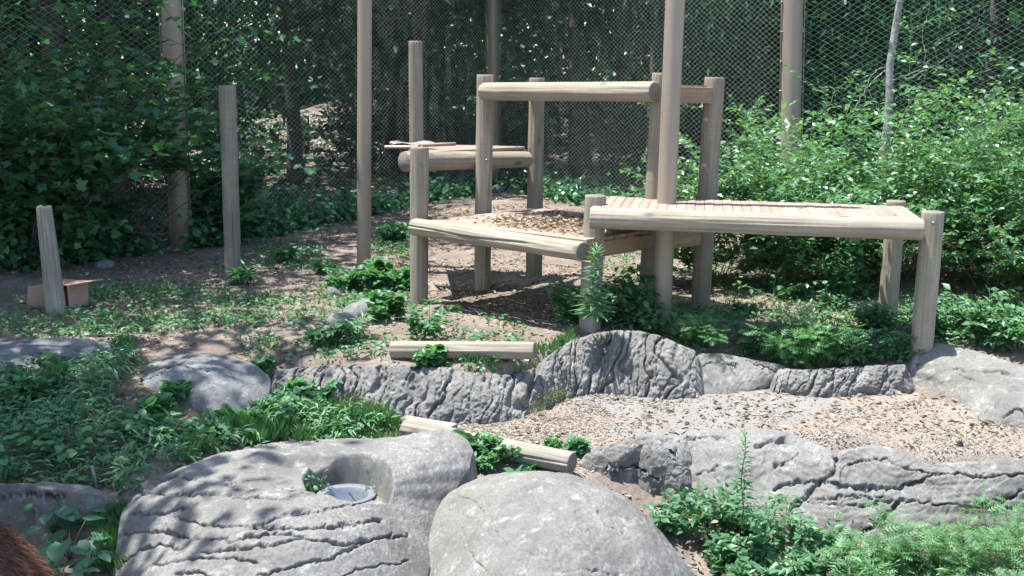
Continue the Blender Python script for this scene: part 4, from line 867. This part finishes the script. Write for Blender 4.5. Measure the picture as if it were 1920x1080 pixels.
# perforated board on the left deck
PB = thing('board_scrap', at(770, 270, 13.3), 'pale perforated board lying over the corner of the left deck', 'board')
c = at(770, 271, 13.2); c[2] = zt+.07
V = []; Fc = []
nu, nv = 15, 7
def holes(name, c, ux, uy, nu, nv, th):
    V = []; Fc = []
    for i in range(nu+1):
        for j in range(nv+1): V.append(c+ux*(2*i/nu-1)+uy*(2*j/nv-1)+np.array([0, 0, .012*math.sin(i*.6)]))
    for i in range(nu):
        for j in range(nv):
            if i % 2 == 1 and j % 2 == 1 : continue
            a = i*(nv+1)+j; Fc.append((a, a+nv+1, a+nv+2, a+1))
    V = np.array(V); n = len(V); V = np.concatenate([V, V-[0, 0, th]]); Fc += [tuple(n+k for k in f[::-1]) for f in Fc]
    mk(name, V, Fc, M['plastic'], PB, smooth=False)
holes('panel', c+[.02, 0, .015], np.array([.23, .03, 0]), np.array([-.04, .13, .005]), 15, 7, .015)
V, Fc = tube([c+[-.27, -.2, -.02], c+[.15, -.25, -.02]], .018, 4); mk('batten', V, Fc, M['plastic'], PB)
V, Fc = tube([c+[.1, -.25, .0], c+[.5, .05, -.0]], .02, 4); mk('batten', V, Fc, M['plank'], PB)
# stones
def stone(px, py, w_, h_, label, seed, mat='stone', group=None):
    p = ground(np.array(px), np.array(py)); s_ = (p[1]*cp+.4)/F*w_/2; hh = (p[1]*cp+.4)/F*h_; n = 14
    th = np.linspace(0, 2*math.pi, 20, endpoint=False); ph = np.linspace(-.5, math.pi/2-.02, 9); V = []
    for a in ph:
        for t in th: V.append((math.cos(a)*math.cos(t), math.cos(a)*math.sin(t), math.sin(a)))
    V = np.array(V); V *= (1+.22*fbm(V*1.6+seed, 3, seed))[:, None]; V = V*[s_, s_*.7, hh]+p
    Fc = [(i*20+j, i*20+(j+1) % 20, (i+1)*20+(j+1) % 20, (i+1)*20+j) for i in range(8) for j in range(20)]+[tuple(160+j for j in range(20))]
    tag(mk('stone', V, Fc, M[mat]), label, 'stone', group)
for i, a_ in enumerate([(685, 590, 80, 26, 'pale flat stone in the weeds above the crag wall, left of the first deck post'), (640, 605, 60, 22, 'greyer stone half hidden in the weeds above the crag wall'), (742, 374, 34, 16, 'white stone on the far earth behind the slim steel pole'),
   (765, 378, 20, 8, 'little stone beside the white stone behind the slim steel pole'), (512, 420, 36, 14, 'long grey stone on the bare slope right of the split post'), (500, 430, 26, 9, 'flat stone just below the long grey stone'),
   (933, 360, 26, 14, 'brownish stone seen beyond the middle deck post'), (966, 360, 34, 14, 'grey stone on the far earth between two deck posts'), (545, 608, 24, 8, 'small flat stone on the bare earth left of the weeds'), (198, 500, 38, 13, 'dark stone at the foot of the maple bush'), (625, 555, 26, 16, 'rounded tan stone in the weeds by the slim steel pole'),
   (492, 606, 30, 8, 'flat pale stone on the earth between the post and the pole')]):
    stone(*a_, seed=i+3, mat='rock_dark' if i in (1, 9) else 'stone')
stone(1800, 837, 14, 12, 'small dark lump lying alone on the mulch', 55, 'darkstone')
# dead sticks
for i, (pts, lb) in enumerate([([(160,632),(215,630),(272,638)], 'dark dead stick lying behind the flat left boulder'), ([(690,758),(740,770),(790,790)], 'thin pale stick leaning at the foot of the crag wall'), ([(760,775),(772,788),(780,800)], 'short pale stick beside the timber slab'), ([(175,905),(182,925)], 'short brown stick upright by the ledge rock')]):
    P = ground(np.array([p[0] for p in pts], float), np.array([p[1] for p in pts], float)); P[:, 2] += .02; 
    if i == 3: P[0, 2] += .1
    V, Fc = tube(P, np.linspace(.014, .006, len(P)), 6); tag(mk('stick', V, Fc, M['twig']), lb, 'stick')

# ------------------------------------------------------------------ litter, mulch, grass, ground cover
def in_ell(q, E):
    d = np.zeros(len(q))
    for x, y, rx, ry, k in E: d = np.maximum(d, k*np.clip(1.35-np.hypot((q[:, 0]-x)/rx, (q[:, 1]-y)/ry), 0, 1))
    return d
def scatter(x0, x1, y0, y1, n, seed):
    rg = np.random.RandomState(seed); return np.stack([rg.uniform(x0, x1, n), rg.uniform(y0, y1, n)], 1), rg
def world_scatter(X0, X1, Y0, Y1, n, seed):
    rg = np.random.RandomState(seed); x = rg.uniform(X0, X1, n); y = rg.uniform(Y0, Y1, n); return np.stack([x, y, gz(x, y)], 1), rg
CHIP = (np.array([(-.22, 0, 0), (.2, .05, .05), (.26, 1, 0), (-.14, .92, .12)]), [(0, 1, 2), (0, 2, 3)])
P, rg = world_scatter(-3, 8.5, 7.6, 10.6, 170000, 1); q = proj(P); ins = inpoly(q+fbm(P*2.2, 3, 5)[:, None]*25, [(700,790),(900,805),(1040,775),(1120,745),(1300,750),(1500,745),(1720,740),(1960,800),(2300,830),(2300,900),(1700,885),(1500,835),(1300,830),(1200,835),(1100,900),(870,900),(800,850)])
ap = inpoly(q+fbm(P*3, 3, 6)[:, None]*25, [(1080,745),(1500,740),(1640,770),(1400,790),(1280,820),(1180,820),(1200,790)])
P = P[ins & (~ap | (rg.rand(len(P)) < .12))]; cl = fbm(P*3.3, 3, 61); P = P[rg.rand(len(P)) < np.clip(.75+cl*.9, .15, 1)]; n = len(P)
o = leaves('wood_mulch', CHIP, 'chip', (P+[0, 0, .006], rg.normal(0, 1, (n, 3))*[1, 1, .15], rg.normal(0, .35, (n, 3))+[0, 0, 1], rg.uniform(.007, .026, n)), 'mulch', None); tag(o, 'pale wood chip mulch covering the sunken basin', 'mulch', kind='stuff')
P, rg = world_scatter(-8, 8, 8.8, 24, 80000, 2); q = proj(P); m_ = fbm(P*1.4, 3, 12); P = P[(m_ > -.15) & (rg.rand(len(P)) < .75)]; n = len(P)
o = leaves('leaf_litter', CHIP, 'chip', (P+[0, 0, .008], rg.normal(0, 1, (n, 3))*[1, 1, .2], rg.normal(0, .4, (n, 3))+[0, 0, 1], rg.uniform(.02, .06, n)), 'dry', None); tag(o, 'brown dead leaves and twigs strewn over the bare earth', 'leaf litter', kind='stuff')
P, rg = world_scatter(.5, 8, 5.2, 8.3, 9000, 22); n = len(P)
o = leaves('wood_mulch', CHIP, 'chip', (P+[0, 0, .006], rg.normal(0, 1, (n, 3))*[1, 1, .15], rg.normal(0, .35, (n, 3))+[0, 0, 1], rg.uniform(.02, .05, n)), 'mulch', None); tag(o, 'pale chips on the ground below the front row of boulders', 'mulch', kind='stuff')
# debris on the lower deck
FLd, axd, prd, Ldd, dpd, zdd = LOWER; rg = np.random.RandomState(6); n = 2600; u = rg.normal(.55, .2, n)*Ldd; v = np.abs(rg.normal(.5, .24, n))*dpd; k = (u > .1) & (u < Ldd-.1) & (v > .12) & (v < dpd-.05); P = (FLd+axd*u[:, None]+prd*v[:, None])[k]; P[:, 2] = zdd+.006+rg.rand(len(P))*.012; n = len(P)
o = leaves('leaf_litter', CHIP, 'chip', (P, rg.normal(0, 1, (n, 3))*[1, 1, .2], rg.normal(0, .5, (n, 3))+[0, 0, 1], rg.uniform(.02, .055, n)), 'dry', None); tag(o, 'dead leaves and bark chips scattered on the lower deck boards', 'leaf litter', kind='stuff')

GE = [(250,560,200,26,.6),(470,565,100,20,.6),(420,600,160,16,.6),(200,620,160,16,.7),(540,480,60,28,.5),(330,600,200,26,.5),(180,590,120,22,.6),(640,660,110,30,.6),(690,560,90,40,.7),(730,460,50,40,.4),(600,600,80,20,.4),(880,655,130,35,.45),(60,610,80,25,.5),(850,600,60,20,.2),
      (960,610,40,10,.4),(120,690,160,25,.6),(500,650,60,22,.4),(400,560,90,14,.3),(930,690,100,20,.6),(1240,600,150,30,.8),(1500,620,200,50,.8),(1750,620,150,60,.9),(950,380,120,14,.35),(1500,520,170,40,.35),(700,400,150,25,.15),(430,500,60,12,.3),(1150,480,80,20,.3)]
P, rg = world_scatter(-7.5, 8, 8.9, 19, 90000, 3); q = proj(P); d = in_ell(q, GE)*(1+.6*fbm(P*1.7, 3, 19)); P = P[rg.rand(len(P)) < d*1.2]; n = len(P)
TUFT = _tuft()
def tufts(name, P, rg, s0, s1, label, cat='grass'):
    n = len(P); az = rg.uniform(0, 6.28, n); fw = np.stack([np.cos(az), np.sin(az), 0*az], 1); up = np.stack([rg.normal(0, .2, n), rg.normal(0, .2, n), np.ones(n)], 1)
    o = leaves(name, TUFT, 'tuft', (P, fw, up, rg.uniform(s0, s1, n)), 'grass', None); tag(o, label, cat, kind='stuff')
tufts('grass', P[::2], rg, .03, .08, 'thin tufts of grass dotted over the upper earth')
P2 = P[1::2]; n = len(P2); P2 = np.repeat(P2, 3, 0)+rg.normal(0, 1, (n*3, 3))*[.04, .04, 0]; P2[:, 2] += rg.uniform(.01, .07, n*3); n *= 3
o = leaves('ground_cover', OV, 'ov', (P2, rg.normal(0, 1, (n, 3))*[1, 1, .3], rg.normal(0, .35, (n, 3))+[0, -.1, 1], rg.uniform(.03, .065, n)), 'leaf_cover', None); tag(o, 'low broad leaved weeds creeping over the upper earth', 'ground cover', kind='stuff')
# left slope: dense cover
poly = [(-120,720),(60,730),(250,665),(262,690),(210,740),(215,790),(340,810),(470,800),(510,735),(600,725),(720,790),(760,810),(700,832),(560,830),(400,855),(300,890),(235,935),(120,925),(-120,905)]
P, rg = world_scatter(-6, 0, 7.2, 10.4, 30000, 4); q = proj(P); ins = inpoly(q+fbm(P*3, 2, 4)[:, None]*12, poly); P = P[ins]; gm = fbm(P*1.5, 3, 33)
A_ = P[gm < .25]; n = len(A_); A_ = A_+np.stack([0*A_[:, 0], 0*A_[:, 0], rg.uniform(.0, .15, n)], 1)
hm = fbm(A_*1.6, 3, 41) > .12
for sel, tm, tmn, nm, lb, s0, s1 in ((hm, HEART, 'heart', 'creeper', 'heart leaved creeper spilling over the left slope round the domed boulder', .035, .09), (~hm, LANCE, 'lance', 'ground_cover', 'narrow leaved weeds covering the left slope', .05, .13)):
    pp_ = A_[sel]; m = len(pp_); o = leaves(nm, tm, tmn, (pp_, rg.normal(0, 1, (m, 3))*[1, 1, .3]+[0, -.35, 0], rg.normal(0, .32, (m, 3))+[0, -.25, 1], rg.uniform(s0, s1, m)), 'leaf_cover', None); tag(o, lb, 'ground cover', kind='stuff')
tufts('grass', P[gm > .1][::2], rg, .08, .2, 'lush grass on the left slope above the broad boulder')
P, rg = scatter(185, 250, 960, 1080, 260, 7); W_ = ground(P[:, 0], P[:, 1]); tufts('grass', W_, rg, .06, .16, 'strip of grass down the left side of the broad boulder')
P, rg = scatter(560, 760, 770, 835, 500, 8); W_ = ground(P[:, 0], P[:, 1]); tufts('grass', W_, rg, .04, .1, 'short grass patch between the crag wall and the broad boulder')
P, rg = scatter(860, 1080, 662, 700, 260, 17); W_ = ground(P[:, 0], P[:, 1]); tufts('grass', W_, rg, .05, .13, 'grass on the wall edge below the short pale log')
# moss on the crag
for px, py, Y in ((1030, 745, 9.32), (1055, 735, 9.4), (665, 745, 9.25), (1010, 765, 9.25)):
    rg = np.random.RandomState(px); n = 240; c = at(px, py, Y); pos = c+rg.normal(0, 1, (n, 3))*[.045, .03, .028]
    o = leaves('moss', DIA, 'dia', (pos, rg.normal(0, 1, (n, 3)), rg.normal(0, 1, (n, 3)), rg.uniform(.008, .02, n)), 'moss', None); tag(o, {1030: 'larger olive moss clump at the inner bend of the crag wall', 1055: 'upper olive moss clump at the bend of the crag wall', 665: 'moss at the left part of the crag wall near the creeper', 1010: 'lowest moss patch at the bend of the crag wall'}[px], 'moss', kind='stuff')

# ------------------------------------------------------------------ individual weeds
def weed(px, py, h, n, seed, kind, label, nobj=12, spread=.5, ls=None, name='weed', Y=None, group=None):
    p = ground(np.array(float(px)), np.array(float(py)))
    if Y: p = at(px, py, Y); p[2] = gx(p[0], p[1])
    rl = random.Random(seed).uniform(.8, 1.25)
    tm, tmn, mat, l0 = {'rag': (FERN, 'fern', 'leaf_rag', .125), 'ov': (OV, 'ov', 'leaf_weed', .075), 'lance': (LANCE, 'lance', 'leaf_weed', .11), 'heart': (HEART, 'heart', 'leaf_cover', .085)}[kind]
    return shrub(name, tuple(p), h, .15, n, seed, tm, tmn, mat, label, 'weed', group, nobj=nobj, ntwig=4, nleaf=8, ls=(ls or l0)*rl, droop=.3, stemr=.004, zmin=.02, spread=spread)
def spire(px, py_b, py_t, Y, seed, label, n=60, ls=.085):
    b = at(px-6, py_b, Y); t = at(px, py_t, Y); T_ = thing('weed', tuple(b), label, 'weed'); k = np.linspace(0, 1, 10)[:, None]; P = b+(t-b)*k; P[:, 0] += .012*np.sin(np.arange(10))
    mk('stem', *tube(P, np.linspace(.006, .002, 10), 6), M['stem'], T_); rg = np.random.RandomState(seed); u = np.linspace(.12, 1, n); pos = b+(t-b)*u[:, None]
    az = np.arange(n)*2.4; up_ = .15+1.1*np.clip((u-.75)*4, 0, 1); fw = np.stack([np.cos(az), np.sin(az), up_], 1)+rg.normal(0, .12, (n, 3)); sz = ls*(1.15-.65*u)*rg.uniform(.85, 1.1, n)
    leaves('foliage', LANCE, 'lance2', (pos, fw, np.tile([0, 0, 1.], (n, 1))+rg.normal(0, .2, (n, 3)), sz*1.3), 'leaf_weed', T_, nobj=20)
spire(1396, 990, 812, 7.5, 1, 'tall single upright weed in front of the grey boulders', 80, .1)
spire(1118, 610, 468, 10.1, 2, 'tall upright weed growing against the grey deck post', 110, .16)
W = [ # px, py, h, stems, kind, spread, label
 (1075,605,.42,16,'ov',1.0,'leafy weed at the crest of the crag wall left of the grey deck post'), (1130,612,.5,18,'ov',1.0,'dense weed clump round the foot of the grey deck post'), (1180,605,.46,16,'ov',.9,'weed clump between the grey post and the thick steel pole'),
 (1225,625,.2,10,'ov',1.1,'low weed at the foot of the thick steel pole'), (1285,648,.28,9,'rag',.9,'feathery weed right of the thick steel pole'), (1335,652,.34,8,'rag',.9,'feathery weed in front of the last upper deck post'),
 (1400,664,.34,10,'ov',.9,'leafy weed behind the wedge rock'), (1475,682,.42,9,'rag',.8,'bushy feathery weed above the right end of the wedge rock'), (1540,690,.5,9,'rag',.7,'largest feathery weed clump under the long deck'),
 (1592,692,.4,10,'ov',.9,'leafy weed drooping over the short crag wall'), (1640,680,.22,9,'ov',1.1,'low leafy weed on the short crag wall'), (1690,670,.26,10,'lance',1.0,'narrow leaved weed at the foot of the far right deck post'),
 (1770,630,.4,14,'ov',1.,'leafy weed behind the big pale boulder'), (1850,640,.45,14,'ov',1.,'weed behind the crest of the big pale boulder'), (1910,660,.45,14,'ov',1.,'weed at the right edge behind the big pale boulder'), (1645,625,.28,12,'ov',1.,'weed between the two right deck posts'),
 (1400,590,.15,6,'ov',1.1,'weed in the broken shade under the long deck'), (1480,560,.18,7,'ov',1.1,'small weed far back under the long deck'), (1560,580,.2,7,'ov',1.1,'weed far back under the deck beside the right posts'), (1420,500,.2,7,'ov',1.1,'dark weed beneath the back edge of the long deck'),
 (640,545,.26,12,'heart',1.2,'leafy weed left of the slim steel pole'), (700,545,.32,14,'heart',1.2,'weed clump at the foot of the slim steel pole'), (745,545,.28,12,'heart',1.2,'weed clump between the slim pole and the first deck post'), (735,455,.3,9,'heart',1.,'dark weed behind the first deck post'),
 (800,640,.34,8,'ov',.7,'weed growing behind the short pale log'), (800,690,.2,8,'heart',.8,'weed in front of the short pale log'), (540,490,.24,8,'ov',1.,'weed tuft on the bare slope right of the split post'), (610,510,.2,7,'ov',1.,'second weed tuft on the bare slope'), (485,700,.12,6,'heart',1.1,'weed where the domed boulder meets the crag wall'), (730,600,.22,9,'heart',1.1,'dark weed right of the pale flat stone'),
 (660,640,.2,9,'lance',1.1,'strappy weed left of the short pale log'), (460,535,.2,6,'lance',.8,'grassy weed at the foot of the tall split post'), (610,650,.18,8,'ov',1.2,'weed on the earth above the crag wall'),
 (905,880,.13,6,'ov',.9,'dark weed growing beside the slanting log'), (940,868,.2,5,'ov',.5,'thin upright weed in front of the slanting log'), (885,850,.13,5,'heart',.8,'creeping weed by the boulder hollow rim'), (1030,850,.09,4,'ov',.8,'tiny weed behind the end of the slanting log'), (1100,850,.13,5,'ov',.8,'tiny weed on the mulch by the log end'), (985,893,.05,5,'heart',1.3,'creeping weed under the slanting log'),
 (1265,1000,.3,10,'ov',1.,'leafy weed at the right flank of the smooth pale boulder'), (1340,1020,.4,12,'ov',.8,'weed left of the tall single weed'), (1400,1030,.45,14,'ov',.8,'dense weed around the foot of the tall single weed'), (1450,1040,.45,12,'lance',.8,'narrow leaved weed right of the tall single weed'), (1380,1075,.3,12,'ov',1.,'low weed below the tall single weed'),
 (1520,1070,.4,12,'ov',.8,'grey green weed at the bottom edge right of centre'), (1585,1115,.4,12,'rag',.8,'feathery weed at the bottom edge'), (1490,1110,.35,9,'ov',.9,'leafy weed cut by the bottom edge'), (1655,1130,.46,9,'rag',.7,'feathery weed in front of the split boulder'),
 (1712,1085,.52,8,'rag',.5,'tallest feathery weed in front of the ledge rock'), (1790,1105,.48,8,'rag',.5,'feathery weed just right of the tallest one'), (1860,1095,.56,8,'rag',.5,'feathery weed near the bottom right corner'), (1915,1100,.55,8,'rag',.65,'feathery weed in the bottom right corner'),
 (1740,1140,.36,8,'lance',.8,'narrow leaved weed cut by the bottom edge near the right'), (1830,1150,.42,9,'rag',.8,'feathery weed at the bottom edge left of the corner'), (1600,1150,.4,9,'lance',.8,'front narrow leaved weed at the bottom edge'), (1420,1120,.36,9,'ov',.9,'leafy weed at the bottom edge below the tall single weed'),
 (330,742,.09,6,'heart',1.4,'creeper climbing the left side of the domed boulder'), (290,775,.12,7,'heart',1.3,'creeper at the front of the domed boulder'), (60,745,.3,14,'heart',1.,'leafy weed clump at the left edge above the slope'), (560,745,.2,12,'heart',1.3,'creeper at the left end of the crag wall'), (600,740,.22,10,'heart',1.2,'creeper climbing the crag wall'),
 (460,800,.14,10,'heart',1.4,'creeper under the domed boulder'), (1590,560,.35,9,'heart',.8,'weed with larger leaves in the sun beneath the long deck')]
for i, (px, py, h, n, kind, sprd, lb) in enumerate(W):
    weed(px, py, h, n, 400+i, kind, lb, nobj=10, spread=sprd, Y=(6.9 if False else None))
P, rg = world_scatter(.6, 3.6, 5.6, 7.9, 1500, 71); P = P[inpoly(proj(P), [(1240,960),(1920,1000),(2000,1300),(1350,1300),(1300,1080)])]; P[:, 2] += rg.uniform(.02, .3, len(P)); n = len(P)
o = leaves('leaf_litter', OV, 'ov', (P, rg.normal(0, 1, (n, 3)), rg.normal(0, .6, (n, 3))+[0, 0, 1], rg.uniform(.025, .07, n)), 'dry', None); tag(o, 'withered brown leaves caught among the weeds at the bottom right', 'leaf litter', kind='stuff')
# broad leaved plants by the bear
def rosette(px, py, n, ls, seed, label):
    p = ground(np.array(float(px)), np.array(float(py))); t = thing('broad_leaved_plant', tuple(p), label, 'plant', 'broad leaved plants beside the bear'); rg = np.random.RandomState(seed); A = Acc(); pos = []; fw = []; up = []
    for i in range(n):
        az = i*2.4; l = ls*rg.uniform(.4, .9); e = p+np.array([math.cos(az)*l, math.sin(az)*l, ls*rg.uniform(.5, 1.5)]); A.add(*tube([p, (p+e)/2+[0, 0, .03], e], [.005, .004, .003], 5)); pos.append(e); fw.append([math.cos(az), math.sin(az), rg.uniform(-.4, .1)]); up.append([rg.normal(0, .2), rg.normal(0, .2)-.15, 1])
    mk('stem', *A.arr(), M['stem'], t); leaves('leaf', HEART, 'heart3', (np.array(pos), np.array(fw), np.array(up, float), rg.uniform(.7, 1.15, n)*ls), 'leaf_tri', t, nobj=n-1)
rosette(100, 1000, 9, .14, 1, 'broad leaved plant just above the bear back'); rosette(130, 1050, 9, .17, 2, 'largest broad leaved plant right of the bear'); rosette(150, 990, 8, .12, 3, 'upright broad leaved plant under the ledge rock'); rosette(120, 1110, 10, .13, 4, 'broad leaved plant at the bottom edge beside the bear'); rosette(175, 1075, 8, .1, 5, 'smaller broad leaved plant near the strip of grass')

# ------------------------------------------------------------------ the bear (only its rump is in view)
def bear():
    base = np.array([-3.35, 6.15, gx(-3.2, 6.15)]); gzv = base[2]
    t = thing('bear', tuple(base), 'brown furred bear with only its rounded back showing in the bottom left corner', 'bear')
    J = [(-2.93, 6.15, .5, .33), (-3.25, 6.18, .56, .34), (-3.6, 6.2, .56, .33), (-3.95, 6.2, .56, .31), (-4.2, 6.18, .56, .22), (-4.42, 6.15, .52, .17), (-4.62, 6.12, .47, .09), (-4.72, 6.1, .45, .06),
         (-2.95, 5.98, .3, .17), (-2.92, 5.96, .12, .11), (-3.0, 5.95, .03, .09), (-2.95, 6.34, .3, .17), (-2.92, 6.36, .12, .11), (-3.0, 6.37, .03, .09),
         (-3.95, 6.02, .3, .13), (-3.97, 6.0, .12, .095), (-4.05, 6.0, .03, .085), (-3.95, 6.38, .3, .13), (-3.97, 6.4, .12, .095), (-4.05, 6.4, .03, .085), (-2.68, 6.15, .5, .09)]
    J = [(x+.12, y, z+.07, r*1.22) for x, y, z, r in J]
    E = [(0, 1), (1, 2), (2, 3), (3, 4), (4, 5), (5, 6), (6, 7), (0, 8), (8, 9), (9, 10), (0, 11), (11, 12), (12, 13), (3, 14), (14, 15), (15, 16), (3, 17), (17, 18), (18, 19)]
    J = J[:20]; me = bpy.data.meshes.new('body'); me.from_pydata([(x-base[0], y-base[1], z) for x, y, z, r in J], E, []); o = put('body', me, t)
    sk = o.modifiers.new('skin', 'SKIN'); 
    for v, j in zip(me.skin_vertices[0].data, J): v.radius = (j[3], j[3])
    me.skin_vertices[0].data[0].use_root = True
    o.modifiers.new('sub', 'SUBSURF').levels = 3; o.modifiers['sub'].render_levels = 3
    dg = bpy.context.evaluated_depsgraph_get(); m2 = bpy.data.meshes.new_from_object(o.evaluated_get(dg)); o.modifiers.clear(); o.data = m2; m2.materials.clear(); m2.materials.append(M['skin'])
    for p_ in m2.polygons: p_.use_smooth = True; p_.material_index = 0
    nv = len(m2.vertices); V = np.zeros(nv*3); m2.vertices.foreach_get('co', V); V = V.reshape(-1, 3); Nn = np.zeros(nv*3); m2.vertices.foreach_get('normal', Nn); Nn = Nn.reshape(-1, 3)
    rg = np.random.RandomState(2); tri = []
    for p_ in m2.polygons: tri.append(list(p_.vertices)[:3]+[list(p_.vertices)[-1]])
    tri = np.array(tri); Q = V[tri]; ar = np.linalg.norm(np.cross(Q[:, 1]-Q[:, 0], Q[:, 3]-Q[:, 0]), axis=1); n = 60000; wt = ar*np.where(Q[:, :, 0].mean(1)+base[0] > -3.4, 4, 1); f = rg.choice(len(tri), n, p=wt/wt.sum()); a, b = rg.rand(n, 1), rg.rand(n, 1)
    pos = (Q[f, 0]*(1-a)+Q[f, 1]*a)*(1-b)+(Q[f, 3]*(1-a)+Q[f, 2]*a)*b; nr = unit(Nn[tri[f, 0]]); fw = nr*.45+np.array([.45, -.1, -.75])+rg.normal(0, .22, (n, 3))
    HAIR = (np.array([(-.04, 0, 0), (.04, 0, 0), (0, 1, -.1)]), [(0, 1, 2)])
    leaves('fur', HAIR, 'hair', (pos+base, fw, nr+rg.normal(0, .3, (n, 3)), rg.uniform(.03, .06, n)), 'fur', t)['kind'] = 'stuff'
    hd = base+[-4.42-base[0], 6.15-base[1], .52]
    def ball(nm, c, r, m): 
        th = np.linspace(0, 2*math.pi, 12, endpoint=False); ph = np.linspace(-1.5, 1.5, 7); Vv = [(math.cos(p_)*math.cos(a_)*r+c[0], math.cos(p_)*math.sin(a_)*r+c[1], math.sin(p_)*r+c[2]) for p_ in ph for a_ in th]
        mk(nm, np.array(Vv), [(i*12+j, i*12+(j+1) % 12, (i+1)*12+(j+1) % 12, (i+1)*12+j) for i in range(6) for j in range(12)], M[m], t)
    for s_ in (-1, 1): ball('ear', hd+[.03, s_*.11, .15], .05, 'skin'); ball('eye', hd+[-.13, s_*.07, .06], .013, 'black')
    ball('nose', hd+[-.36, -.05, -.03], .032, 'black')
bear()
